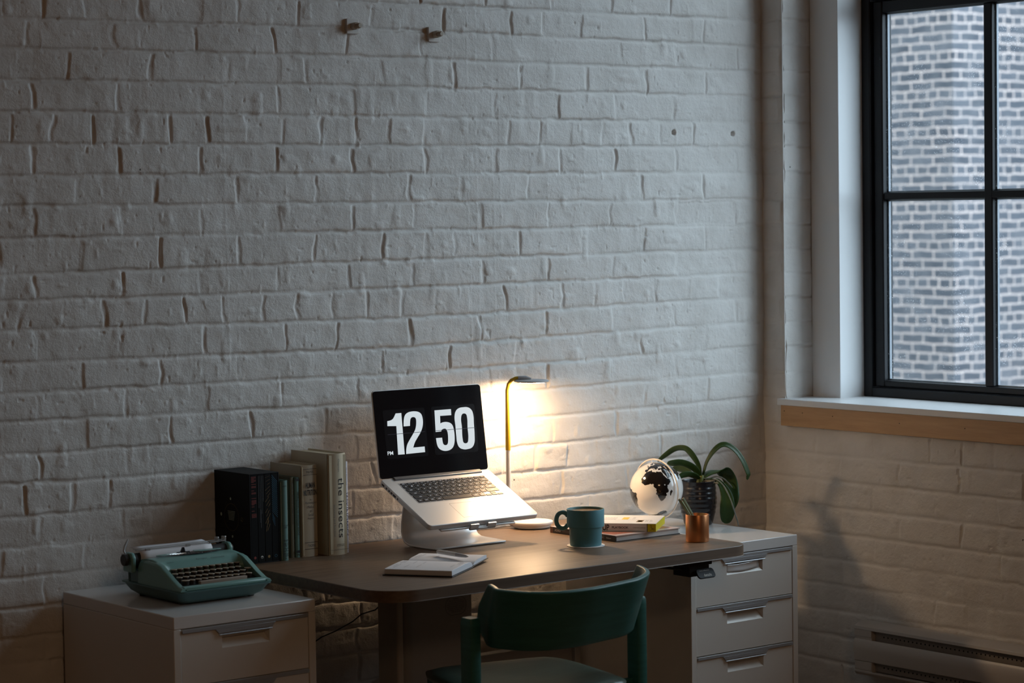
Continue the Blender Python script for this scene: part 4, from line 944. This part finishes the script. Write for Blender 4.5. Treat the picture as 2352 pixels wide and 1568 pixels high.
EU=[(34.3,31.2),(35.8,35.5),(36,36.8),(32.5,36),(30.5,36.6),(27.3,36.8),(26.5,39.3),(29,41),(33,42),(36.5,41.2),(41.5,41.6),(38,44.5),(39.5,47.2),(35,46.3),(36.5,45.2),(33.6,44.4),(32.8,46.1),(30.8,46.4),(28.7,44.2),(28,42.5),(28.9,41.2),(26.2,40.8),(23.5,40.3),(24,38.2),(22.8,36.5),(21.2,37.8),(19.4,40.3),(19.5,42),(15.5,43.8),(13.7,45),(12.3,45.4),(12.5,44),(14,42.5),(16,41.8),(18.4,40.1),(16.6,39.8),(16.6,38.5),(15.7,38),(15.6,40),(12.5,41.5),(10.3,43.8),(8.8,44.4),(6.5,43.1),(3.2,43.2),(3,41.8),(.3,40),(-.5,38.3),(-2,36.8),(-5.4,36.1),(-9,37),(-9.4,38.8),(-8.8,43.2),(-1.8,43.4),(-1.2,46),(-4.6,48.3),(-1.6,48.7),(1.6,50.8),(4.5,52.5),(8.5,53.8),(8.2,57),(10.5,57.6),(10.8,54.4),(14,54),(19,54.5),(21,55.3),(21.3,57),(24,57.2),(23.5,59.2),(30,59.9),(25,60.3),(22.8,60),(21.3,62.5),(25,65),(22,65.7),(17.5,62.5),(17,60.6),(16.5,57.5),(14.3,55.5),(12.8,56),(11,59),(7,58),(5,60),(6,62.5),(12,66),(18,69.7),(26,71),(40,67.5),(34,66.5),(38,64.2),(44,66.5),(54,68.5),(68,69),(73,72),(82,73),(104,77.5),(113,73.8),(130,71.5),(160,70),(179,68.5),(179,64),(160,60),(140,54),(135,44),(128,39),(122,39),(120,35),(121.8,31),(119,25),(110,21),(106,19),(109,12),(105,9),(101,13),(103,2),(99,9),(97.5,16),(94,16),(91.5,22.5),(87,21.3),(80.3,15.5),(80,11),(77.5,8),(74.5,14),(72.8,19),(72.5,21.5),(69,22.5),(66.7,25),(61.7,25.1),(57,26.8),(54,26.6),(50.2,30),(48,30),(48.5,28),(50.2,26),(51.5,24.5),(54.5,24.2),(56.3,26),(59.8,22.4),(57,18.8),(52,15.5),(45,12.8),(43.3,13),(42.7,16.5),(39,21.2),(35,28),(35,29.5)]
UK=[(-5.5,50.1),(1.3,51.2),(1.6,52.8),(-1.5,55),(-2,57.6),(-5,58.5),(-6,56.5),(-3,54.5),(-4.8,53.2),(-5,51.8)]
CS=[(47.5,45.5),(51,47),(53,45),(51,43),(53.8,40),(53.8,37),(50,37.5),(49,41)]
SA=[(-50,0),(-44,-2.7),(-37,-4.8),(-34.8,-7.5),(-39,-13),(-39,-18),(-41,-22),(-48,-26),(-53.5,-33.5),(-58,-34.5),(-57.5,-38),(-62,-39),(-65,-42),(-67.5,-46),(-69,-52),(-74,-52),(-73.5,-42),(-71.5,-30),(-70.3,-18),(-76,-14),(-81,-6),(-80,0),(-77.5,4),(-77,8.5),(-72,12),(-62,10.5),(-57,6),(-52,4.5)]
NA=[(-97,26),(-90,29),(-81,25),(-81,31),(-75,36),(-70,42),(-64,45),(-60,48),(-56,52),(-64,60),(-78,62),(-80,55),(-94,60),(-85,69),(-110,69),(-140,70),(-165,66),(-160,58),(-135,58),(-124,48),(-123,39),(-110,24),(-95,16),(-84,9),(-88,20)]
GN=[(-44,60),(-22,70),(-20,80),(-60,82),(-68,76),(-54,68)]
AU=[(114,-22),(130,-12),(142,-11),(153,-27),(146,-38),(137,-35),(129,-32),(116,-35)]
VL=[(31.8,-2.5),(34,-2),(34.2,.3),(32,.5)]
def inside(px,py,P_):
    c=np.zeros(px.shape,bool); n=len(P_)
    for i in range(n):
        x0,y0=P_[i]; x1,y1=P_[i-1]
        if y0==y1: continue
        k=((y0>py)!=(y1>py))&(px<(x1-x0)*(py-y0)/(y1-y0)+x0); c^=k
    return c
NLo,NLa=450,225
lo=np.linspace(-180,180,NLo+1); la=np.linspace(-90,90,NLa+1)
mlo,mla=np.meshgrid((lo[:-1]+lo[1:])/2,(la[:-1]+la[1:])/2)
jl=mlo+(noise2(mlo,mla,.35,41)-.5)*2.2; ja_=mla+(noise2(mlo,mla,.35,42)-.5)*2.2
land=np.zeros(mlo.shape,bool)
for P_ in (AF,MG,EU,UK,SA,NA,GN,AU): land|=inside(jl,ja_,P_)
land&=~inside(mlo,mla,CS); land&=~inside(mlo,mla,VL); land|=(ja_<-70+6*np.sin(np.radians(jl*3)))
vs=[]; 
Rg=Matrix(((-.8258,.5632,.03),(-.536,-.8003,.2689),(.1755,.206,.9627)))
Rn=np.array(Rg)
LO,LA=np.meshgrid(np.radians(lo[:-1]),np.radians(la))
P=np.stack([np.cos(LA)*np.cos(LO),np.cos(LA)*np.sin(LO),np.sin(LA)],-1)@Rn.T*GR+np.array([0,0,GC.z-.705])
b=B(); b.v=[tuple(p) for p in P.reshape(-1,3)]
for j in range(NLa):
    for i in range(NLo):
        b.f.append((j*NLo+i,j*NLo+(i+1)%NLo,(j+1)*NLo+(i+1)%NLo,(j+1)*NLo+i)); b.m.append(1 if land[j,i] else 0)
obj('globe_ball', b, ['globewhite','globeblack'], gl, angle=180)
ax=Vector((.03,.2689,.9627)).normalized()
# ring: plane holds the vertical, turned away from the view
hd_=Vector((math.cos(math.radians(-38-47)),math.sin(math.radians(-38-47)),0)); rp_=[]
up_=(Vector((0,0,1))-.06*hd_).normalized(); cz=Vector((0,0,GC.z-.705))
for k in range(73):
    a=2*PI*k/72; rp_.append(cz+.0815*(math.cos(a)*hd_+math.sin(a)*up_))
b=B(); b.tube(rp_,.0024,10,0,False); obj('meridian_ring', b, 'ring', gl)
b=B(); b.tube([cz+ax*.072,cz+ax*.083],.0022,10); b.tube([cz-ax*.072,cz-ax*.083],.0022,10); obj('axis_pin', b, 'lampwhite', gl)
b=B(); b.lathe([(.0001,0),(.040,0),(.0405,.002),(.036,.005),(.012,.010),(.010,.030),(.014,.0405),(.0001,.0405)],seg=48); obj('base', b, 'ring', gl)

# ------------------------------------------------------------------ books against the wall
def spinetext(b,st,x,z0,z1,y,h,m=1,off=0):
    # runs down the spine: letters' tops face right
    b.text(st,(x-h/2,y,z1),(0,0,-1),(1,0,0),z1-z0,h,m,off)
def hardback(name,label,x0,x1,y0,y1,z1,mat_,page='oldpage',rnd=.006,lean=0,txt=None,group=None,mats=()):
    t=thing(name,label,'book',(x0,y0,DZ),0,group)
    w=x1-x0; d=y1-y0; h=z1-DZ
    b=B(); b.box(.0018,w-.0018,.004,d-.003,.003,h-.004); obj('page_block',b,page,t,smooth=False)
    b=B()
    # spine as a gentle arc swept upward, boards as thin slabs
    arc=[(w*k/10, rnd*(1-math.sin(PI*k/10))**1.0*1.0) for k in range(11)]
    outer=[(x,y,0) for x,y in arc]; inner=[(x,y+.0018,0) for x,y in reversed(arc)]
    b.prism(outer+inner,(0,0,h))
    b.box(0,.0018,rnd,d,0,h); b.box(w-.0018,w,rnd,d,0,h)
    obj('cover',b,mat_,t,angle=50)
    if txt:
        b=B(); txt(b,w,h); obj('spine_lettering',b,list(mats) or ['ink'],t,smooth=False)
    return t
def ln(b,x0,x1,z,th=.0009,m=0,y=-.0003): b.box(x0,x1,y,y+.0002,z,z+th,m)

# black slipcase and its four books
sc_=thing('slipcase','black card slipcase holding four black books, left end of the book row','box',(3.180,-.162,DZ))
w,d,h=.0865,.163,.223
b=B(); b.box(0,.0025,0,d,0,h); b.box(w-.0025,w,0,d,0,h); b.box(.0025,w-.0025,0,d,0,.0025); b.box(.0025,w-.0025,0,d,h-.0025,h); b.box(.0025,w-.0025,d-.0025,d,.0025,h-.0025)
obj('case',b,'caseblack',sc_,bevel=.0006)
b=B()
X_=-.0003
def ringc(cy,cz,ry,rz,th,n=48):
    o1=[(X_,cy+ry*math.cos(2*PI*k/n),cz+rz*math.sin(2*PI*k/n)) for k in range(n)]; i1=[(X_,cy+(ry-th)*math.cos(2*PI*k/n),cz+(rz-th)*math.sin(2*PI*k/n)) for k in range(n)]
    b.add(o1+i1,[(k,(k+1)%n,n+(k+1)%n,n+k) for k in range(n)],1)
ringc(.085,.110,.034,.034,.0004)
def disc(cy,cz,r,m,n=20): b.add([(X_,cy+r*math.cos(2*PI*k/n),cz+r*math.sin(2*PI*k/n)) for k in range(n)],[tuple(range(n))],m)
disc(.088,.156,.0035,0); disc(.133,.114,.0045,0); disc(.040,.106,.0008,0); ringc(.037,.108,.005,.005,.0005); disc(.082,.062,.0035,0)
for k in range(7): b.add([(X_,.103-.001*k,.124-.0035*k),(X_,.068+.001*k,.124-.0035*k),(X_,.068+.001*k,.1252-.0035*k),(X_,.103-.001*k,.1252-.0035*k)],[(0,1,2,3)],0)
obj('side_print',b,['sage','gold'],sc_,smooth=False)
cols=['red','grey','gold','blue']; labs=['with red dashes on its spine','with thin grey lines on its spine','with gold rays on its spine','with blue slanted stripes on its spine']
marks=['red','white','gold','blue']
for k in range(4):
    bx0=3.1828+k*.0203; bw_=.0199
    t=thing('boxed_book','slim black book '+labs[k]+' inside the black slipcase','book',(bx0,-.1615,DZ+.0025),0,'black books in the slipcase')
    b=B(); b.box(0,bw_,0,.158,0,.2175); obj('cover',b,'spineblack',t,bevel=.0012)
    b=B(); r2=random.Random(50+k); y=-.0003
    if k==0:
        for i in range(34):
            z=.2125-i*.0026-(.008 if i>26 else 0)-(.006 if i>16 else 0)
            if r2.random()<.78: ln(b,.003,.0165 if r2.random()<.7 else .011,z,.0011)
    elif k==1:
        for x_,z0 in ((.0035,.135),(.0080,.098),(.0125,.12),(.0165,.15)):
            b.box(x_,x_+.0007,y,y+.0002,z0,.2145)
        b.box(.0095,.0102,y,y+.0002,.085,.13)
    elif k==2:
        for i in range(15):
            z=.2125-i*.0085; sl=.25+i*.16; x0_=.002+.003*(i%3); L2=.015/math.hypot(1,sl)*1.15
            L2=min(L2,.0165-x0_)
            b.add([(x0_,y,z-L2*sl),(x0_+.0008,y,z-L2*sl),(x0_+L2+.0008,y,z),(x0_+L2,y,z)],[(0,1,2,3)])
        b.add([(.004,y,.075),(.0048,y,.075),(.011,y,.108),(.0102,y,.108)],[(0,1,2,3)])
    else:
        for i in range(22):
            z=.215-i*.0052; x1_=.0175; 
            if i>17: x1_=.010
            b.add([(.0015,y,z),(.0015,y,z-.0013),(x1_,y,max(.08,z-.018)-.0013),(x1_,y,max(.08,z-.018))],[(0,1,2,3)])
    n=20; cxx,czz=.0105,.0125
    if k in (0,2): b.add([(cxx+.0035*math.cos(2*PI*i/n),y,czz+.0035*math.sin(2*PI*i/n)) for i in range(n)],[tuple(range(n))],1)
    else:
        ri=.0028 if k==3 else .0030
        o1=[(cxx+.0036*math.cos(2*PI*i/n),y,czz+.0036*math.sin(2*PI*i/n)) for i in range(n)]; i1=[(cxx+ri*math.cos(2*PI*i/n),y,czz+ri*math.sin(2*PI*i/n)) for i in range(n)]
        b.add(o1+i1,[(i,(i+1)%n,n+(i+1)%n,n+i) for i in range(n)],1)
        if k==1: b.add([(cxx+.0030*math.cos(PI*i/10),y,czz+.0030*math.sin(PI*i/10)) for i in range(11)],[tuple(range(11))],1)
    obj('spine_print',b,[cols[k],marks[k]],t,smooth=False)

def tx1(b,w,h):
    b.text('ARMY',(.004,-.0003,h-.016),(1,0,0),(0,0,1),w-.009,.004); b.text('SOCIAL',(.003,-.0003,h*.43),(1,0,0),(0,0,1),w-.006,.004); b.text('LIFE',(.006,-.0003,h*.405),(1,0,0),(0,0,1),w-.012,.0035)
    for k,s_ in enumerate(('THE',"ABUS",'ZOO','MOLIK')): b.text(s_,(.003,-.0003,.048-.0125*k),(1,0,0),(0,0,1),w-.0065,.0095 if k else .005)
    b.text('2K',(.008,-.0003,.004),(1,0,0),(0,0,1),w-.016,.004)
hardback('cloth_book','faded teal cloth hardback standing beside the black slipcase',3.2685,3.2905,-.168,-.030,.9400,'clothteal',txt=tx1,group='books against the wall')
def tx2(b,w,h): spinetext(b,'Threat to National Ecology Control',w/2,h*.42,h-.012,-.0003,.0045,0)
hardback('slim_olive_book','slim olive book between the two teal hardbacks',3.3155,3.3265,-.138,-.012,.9430,'olive',rnd=.002,txt=tx2,mats=['ink'],group='books against the wall')
def tx3(b,w,h):
    b.box(.001,w-.001,-.0003,-.0001,h-.009,h-.0025); b.box(.001,w-.001,-.0003,-.0001,.012,.018); 
    for k in range(4): b.box(.001+.0032*k,.0025+.0032*k,-.0003,-.0001,.006,.0085); b.box(.001+.0032*k,.0025+.0032*k,-.0003,-.0001,h-.0015,h-.0005)
    spinetext(b,'MIGRATION OF WINTER BIRDS',w*.55,h*.28,h*.82,-.0003,.0048,0); spinetext(b,'Reading in the New',w*.2,h*.40,h*.72,-.0003,.0028,0)
hardback('slim_teal_book','slim pale teal book with ornaments, right beside the olive one',3.3270,3.3410,-.142,-.012,.9415,'teal2',rnd=.003,txt=tx3,group='books against the wall')
def tx4(b,w,h):
    for z in (.010,.0245): ln(b,.003,w-.003,h-z)
    b.text('MAYER',(w*.28,-.0003,h-.0205),(1,0,0),(0,0,1),w*.45,.0065)
    b.text('HUMAN',(w*.22,-.0003,h-.058),(1,0,0),(0,0,1),w*.58,.0145,0,.02); b.text('NUTRITION',(w*.08,-.0003,h-.076),(1,0,0),(0,0,1),w*.84,.0145,0,.02)
    for k,(s_,ww) in enumerate((('Its',.12),('Physiological',.72),('Medical',.40),('and',.16),('Social',.32),('Aspects',.42))): b.text(s_,(w*(.5-ww/2)+.001,-.0003,h-.089-.0098*k),(1,0,0),(0,0,1),w*ww,.0072 if k else .005,1)
    for z in (.0355,.019): ln(b,.004,w-.002,z)
    b.text('THOMAS',(w*.3,-.0003,.0245),(1,0,0),(0,0,1),w*.5,.0065,1)
    b.ball((w*.5,.001,h-.165),.0,0,4) if False else None
hardback('nutrition_book','thick cream hardback with black printed title in the middle of the row',3.3440,3.3905,-.150,-.004,.9705,'cream',txt=tx4,mats=['ink','greyink'],group='books against the wall')
def tx5(b,w,h):
    spinetext(b,'the insects',w*.62,h*.17,h*.76,-.0003,.0165,0); spinetext(b,'structure and function',w*.24,h*.185,h*.50,-.0003,.0055,1); spinetext(b,'Chapman',w*.50,h*.82,h*.945,-.0003,.0060,1)
    b.text('AMERICAN',(w*.35,-.0003,.0255),(1,0,0),(0,0,1),w*.4,.0024); b.text('ELSEVIER',(w*.35,-.0003,.0220),(1,0,0),(0,0,1),w*.4,.0024); ln(b,.0,w,.0135,.0007,1)
hardback('insects_book','tall ivory hardback in glossy jacket, biggest book of the row',3.4080,3.4620,-.178,-.004,.9970,'cream2',rnd=.009,txt=tx5,mats=['ink','greyink'],group='books against the wall')
def tx6(b,w,h): spinetext(b,'WIKINOMICS',w*.5,h*.18,h*.66,-.0003,.0085,0); spinetext(b,'Don Tapscott',w*.5,h*.74,h*.93,-.0003,.0045,0)
hardback('white_jacket_book','thin white book with purple lettering at the right end of the row',3.4640,3.4760,-.160,-.010,.9730,'wik',rnd=.002,txt=tx6,mats=['purple'],group='books against the wall')

# ------------------------------------------------------------------ typewriter
TX,TY,TZ=2.822,-.428,.705
tw=thing('typewriter','teal portable typewriter with cream capped keys on the left cabinet','typewriter',(TX,TY,TZ))
# local: x 0..W across, y 0..D back, z up
W_=.246; Dp=.275
def ringpts(x0,x1,y0,y1,r,z,n=6):
    o_=[]
    for cx_,cy_,a0 in ((x1-r,y1-r,0),(x0+r,y1-r,90),(x0+r,y0+r,180),(x1-r,y0+r,270)):
        for k in range(n+1): a=math.radians(a0+90*k/n); o_.append((cx_+r*math.cos(a),cy_+r*math.sin(a),z))
    return o_
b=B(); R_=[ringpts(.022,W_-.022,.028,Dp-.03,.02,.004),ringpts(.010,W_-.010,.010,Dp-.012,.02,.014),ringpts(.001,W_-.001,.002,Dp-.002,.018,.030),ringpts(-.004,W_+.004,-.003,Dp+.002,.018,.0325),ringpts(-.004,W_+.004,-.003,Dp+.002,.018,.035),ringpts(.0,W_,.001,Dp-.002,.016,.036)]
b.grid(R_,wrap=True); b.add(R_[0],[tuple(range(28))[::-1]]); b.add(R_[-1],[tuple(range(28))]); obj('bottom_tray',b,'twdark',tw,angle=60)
for x in (.03,W_-.03):
    for y in (.045,Dp-.05): obj('rubber_foot',B().lathe([(.0001,0),(.008,0),(.009,.006),(.0001,.0065)],c=(x,y,0),seg=16),'rubber',tw)
# side cheeks: profile in y,z; shell with a top deck; keyboard well open in front
def cheek(y0=0):
    return [(0,.036),(.0,.043),(.018,.046),(.045,.058),(.075,.074),(.100,.0865),(.118,.0905),(.155,.0930),(.185,.0905),(.192,.080),(.195,.036)]
for xa,xb in ((0,.016),(W_-.016,W_)):
    b=B(); sg=1 if xa==0 else -1
    secs=[]
    for t_,ins,dz in ((0,0,-.006),(.18,0,-.0015),(.45,0,0),(1,0,0)):
        x=xa+(xb-xa)*t_ if sg>0 else xb-(xb-xa)*t_
        secs.append([(x,y,z+(dz if z>.04 else 0)) for y,z in cheek()])
    b.grid(secs); b.add(secs[0],[tuple(range(11))]); b.add(secs[-1],[tuple(range(11))])
    n=11
    b.add(secs[0]+secs[-1],[(0,n-1,2*n-1,n)])
    obj('side_panel',b,'twteal',tw,angle=50,bevel=.0012)
b=B(); b.prism([(.010,y,z) for y,z in ((0,.036),(0,.0425),(.004,.0455),(.016,.0465),(.018,.043),(.018,.036))],(W_-.02,0,0)); obj('front_rail',b,'twteal',tw,bevel=.002)
# upper cover with the curved type-basket opening
b=B(); N1=28; rowsU=[]
deck=[(.105,.0600),(.108,.0700),(.113,.0800),(.121,.0880),(.132,.0920),(.150,.0945),(.172,.0940),(.190,.0915),(.196,.084)]
for y,z in deck:
    row=[]
    for i in range(N1+1):
        u=i/N1; x=.008+(W_-.016)*u; a=2*u-1
        yy=y; 
        if y<.14: yy=y-.016*max(0,abs(a)-.80)/.20*(1-(y-.105)/.035)
        row.append((x,yy,z-.001*a*a))
    rowsU.append(row)
b.grid(rowsU); up=obj('top_cover',b,'twteal',tw,solid=.002,angle=60)
# dark half-moon opening with type bars, lying just proud of the cover
b=B(); n=24; pts=[(W_*.53+.078*math.cos(a_),.1775-.0,0) for a_ in (0,)]
sm=[]
for k in range(n+1):
    a=PI+PI*k/n; sm.append((W_*.55+.080*math.cos(a), .182+.036*math.sin(a), .0975))
b.prism(sm,(0,0,.0006))
for k in range(22):
    a=PI+PI*(k+1.)/23; b.tube([(W_*.55+.070*math.cos(a),.180+.031*math.sin(a),.0985),(W_*.55+.012*math.cos(a),.183+.004*math.sin(a),.0990)],.0008,5,1)
obj('type_basket',b,['twblack','chrome'],tw)
b=B(); b.prism([(W_*.42,.170,.098),(W_*.44,.168,.112),(W_*.455,.168,.112),(W_*.475,.170,.098)],(0,.006,0)); b.tube([(W_*.38,.172,.1),(W_*.52,.172,.1)],.002,8); obj('ribbon_guide',b,'twblack',tw)
b=B(); b.prism([(W_*.56,.168,.0985),(W_*.60,.158,.0995),(W_*.86,.165,.0985),(W_*.90,.188,.0965),(W_*.60,.189,.0985)],(0,0,.002)); obj('cover_flap',b,'twteal',tw,bevel=.0008)
b=B(); b.prism([(W_*.16,.176,.0965),(W_*.20,.166,.097),(W_*.33,.169,.0975),(W_*.34,.188,.097),(W_*.2,.189,.096)],(0,0,.0018)); obj('cover_flap',b,'twteal',tw,bevel=.0008)
def nrmtext(b,s_,x,w2,y,z,h2): b.text(s_,(x,y,z),(1,0,0),(0,.55,.83),w2,h2)
b=B(); nrmtext(b,'Remington',W_*.46,.030,.1165,.0872,.0042); nrmtext(b,'STREAMLINER',W_*.62,.038,.1165,.0872,.0026); nrmtext(b,'Tabulator',W_*.13,.020,.1165,.0872,.0022); obj('lettering',b,'ink',tw,smooth=False)
# well floor, keys
b=B(); b.prism([(.016,.018,.0365),(.016,.018,.040),(.016,.108,.056),(.016,.112,.0365)],(W_-.032,0,0)); obj('key_well',b,'twblack',tw,smooth=False)
rowsT=[(.0465,.0525,11,.041,0),(.0655,.0580,12,.032,0),(.0855,.0640,12,.036,0),(.1040,.0715,11,.040,1)]
for rI,(ky,kz,nk,x0_,top) in enumerate(rowsT):
    for i in range(nk):
        x=x0_+.0172*i+(.004 if rI%2 else 0); wide=(rI==0 and i==0) 
        if x > W_-.024: continue
        k_=thing_part=None
        b=B(); sx_=1.45 if wide else 1
        R2=[]
        for r_,z in ((.0055,-.011),(.0063,-.005),(.0066,0),(.0068,.0008)):
            R2.append([(x+sx_*r_*math.cos(2*PI*q2/16),ky+r_*math.sin(2*PI*q2/16),kz+z) for q2 in range(16)])
        b.grid(R2,wrap=True,m=0)
        R3=[]
        for r_,z in ((.0072,.0006),(.0076,.0012),(.0070,.0022),(.0045,.0019)):
            R3.append([(x+sx_*r_*math.cos(2*PI*q2/16),ky+r_*math.sin(2*PI*q2/16),kz+z) for q2 in range(16)])
        b.grid(R3,wrap=True,m=1); b.add(R3[-1],[tuple(range(16))],1)
        b.tube([(x,ky+.004,kz-.008),(x,ky+.010,kz-.02)],.0012,6,0)
        obj('key',b,['twkey','twcream'],tw,angle=50)
b=B(); b.lathe([(.0001,.0),(.0085,0),(.0085,.0018),(.0001,.0022)],c=(W_-.022,.068,.0615),seg=16); b.tube([(W_-.022,.068,.061),(W_-.022,.075,.045)],.0012,6); obj('key',b,['twcream'],tw)
b=B(); b.rrect(.128,.0245,.128,.0105,.0025,.0445,.0525); obj('space_bar',b,'twspace',tw,bevel=.0012)
# carriage
cy,cz_=.215,.0905
b=B(); b.tube([(-.004,cy,cz_),(W_+.014,cy,cz_)],.0135,28); obj('platen',b,'rubber',tw)
for x in (-.010,W_+.010):
    b=B(); b.prism([(x-.005,cy-.020,cz_-.03),(x-.005,cy-.021,cz_+.006),(x-.005,cy-.012,cz_+.017),(x-.005,cy+.012,cz_+.017),(x-.005,cy+.024,cz_+.002),(x-.005,cy+.024,cz_-.03)],(.012,0,0)); obj('carriage_end',b,'twteal',tw,bevel=.004,bseg=3)
b=B(); b.tube([(-.016,cy,cz_),(-.018,cy,cz_),(-.027,cy,cz_)],[.010,.0142,.0135],24); b.tube([(W_+.016,cy,cz_),(W_+.024,cy,cz_)],.0115,24); obj('platen_knob',b,'rubber',tw,bevel=.001)
b=B(); b.tube([(-.014,cy+.006,cz_+.008),(-.018,cy+.010,cz_+.020),(-.014,cy+.012,cz_+.030),(-.006,cy+.012,cz_+.046)],[.003,.006,.007,.003],10,0,True,.5); b.box(-.022,-.004,cy-.003,cy+.016,cz_+.010,cz_+.014); obj('return_lever',b,'chrome',tw)
b=B(); b.tube([(.004,cy-.006,cz_+.0205),(W_+.004,cy-.006,cz_+.0205)],.0013,8); b.tube([(.004,cy+.004,cz_+.0225),(W_+.006,cy+.004,cz_+.0225)],.0010,8)
for x in (.03,.14,W_-.04): b.tube([(x,cy-.007,cz_+.020),(x+.012,cy-.007,cz_+.020)],.0026,10)
obj('paper_bail',b,'chrome',tw)
b=B()
for x in (W_-.012,W_+.008): b.box(x-.004,x+.004,cy+.002,cy+.012,cz_+.016,cz_+.030)
obj('margin_clip',b,'chrome',tw,bevel=.001)
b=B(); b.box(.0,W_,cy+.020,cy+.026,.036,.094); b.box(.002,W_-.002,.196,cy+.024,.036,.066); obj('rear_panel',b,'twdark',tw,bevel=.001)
# sheet of paper wound round the platen
b=B(); rowsP=[]
pp=[(cy-.0145,cz_-.006),(cy-.0165,cz_+.002),(cy-.0155,cz_+.0095),(cy-.011,cz_+.0155),(cy-.002,cz_+.0185),(cy+.012,cz_+.0205),(cy+.026,cz_+.0225),(cy+.034,cz_+.0232)]
for y,z in pp: rowsP.append([(TX+.012+(W_-.050)*k/8,TY+y,TZ+z+.0006*math.sin(k)) for k in range(9)])
b.grid(rowsP); tag(obj('paper_sheet',b,'paper',solid=.0004,angle=60),'blank white sheet wound into the teal typewriter','paper')

# ------------------------------------------------------------------ light
W = bpy.data.worlds.new('World'); bpy.context.scene.world = W; W.use_nodes = True
nt = W.node_tree; bg = nt.nodes['Background']; L = nt.links.new
tc = nt.nodes.new('ShaderNodeTexCoord'); sx_ = nt.nodes.new('ShaderNodeSeparateXYZ'); rm = nt.nodes.new('ShaderNodeValToRGB')
L(tc.outputs['Generated'], sx_.inputs[0]); mr = nt.nodes.new('ShaderNodeMapRange'); mr.inputs['From Min'].default_value=-1; L(sx_.outputs['Z'], mr.inputs['Value']); L(mr.outputs[0], rm.inputs['Fac'])
e = rm.color_ramp.elements; e[0].position=.47; e[0].color=(.10,.10,.105,1); e[1].position=.53; e[1].color=(.70,.86,1.0,1)
ne = e.new(1.0); ne.color=(.80,.92,1.0,1)
L(rm.outputs['Color'], bg.inputs['Color'])
# the overcast is brighter down the street (-y) than over the roofs behind
my = nt.nodes.new('ShaderNodeMapRange'); my.inputs['From Min'].default_value = .5; my.inputs['From Max'].default_value = -.9; my.inputs['To Min'].default_value = 1.0; my.inputs['To Max'].default_value = 4.3
L(sx_.outputs['Y'], my.inputs['Value']); L(my.outputs[0], bg.inputs['Strength'])
# portal that guides sampling of the daylight through the real opening
for a_,c_ in OPENS:
    pdat = bpy.data.lights.new('daylight_portal','AREA'); pdat.shape='RECTANGLE'; pdat.size=1.72; pdat.size_y=2.1; pdat.cycles.is_portal=True
    po = bpy.data.objects.new('daylight_portal', pdat); C.objects.link(po); po.location=(XF+.09,-1.05+a_-OPN,2.07); po.rotation_euler=(math.radians(90),0,math.radians(90))

# unseen warm fill light added behind the viewer to lift the dark sides
cl = bpy.data.lights.new('warm_fill','AREA'); cl.shape='DISK'; cl.size=.9; cl.energy=9.5; cl.color=(1,.64,.36)
clo = bpy.data.objects.new('warm_fill', cl); C.objects.link(clo); clo.location=(1.2,-5.9,3.3); clo.rotation_euler=(math.radians(25),0,math.radians(-20))

# ------------------------------------------------------------------ camera
cam = bpy.data.cameras.new('camera'); co = bpy.data.objects.new('camera', cam); C.objects.link(co)
cam.sensor_width=36; cam.sensor_fit='HORIZONTAL'; cam.lens=5553/2352*36; cam.clip_end=200
co.matrix_world = Matrix(((.7815404568712505,.045627759743717744,-.6221837524511924,0),(-.6236641913245947,.032506931061583914,-.7810161815816602,-5.2),(-.015410734340595323,.9984294702049451,.053861881635871155,1.6),(0,0,0,1)))
cam.dof.use_dof=True; cam.dof.focus_distance=6.35; cam.dof.aperture_fstop=5.0
bpy.context.scene.camera = co
vs_ = bpy.context.scene.view_settings
vs_.view_transform='Standard'; vs_.look='None'; vs_.gamma=1; vs_.use_curve_mapping=False; vs_.exposure=1.0
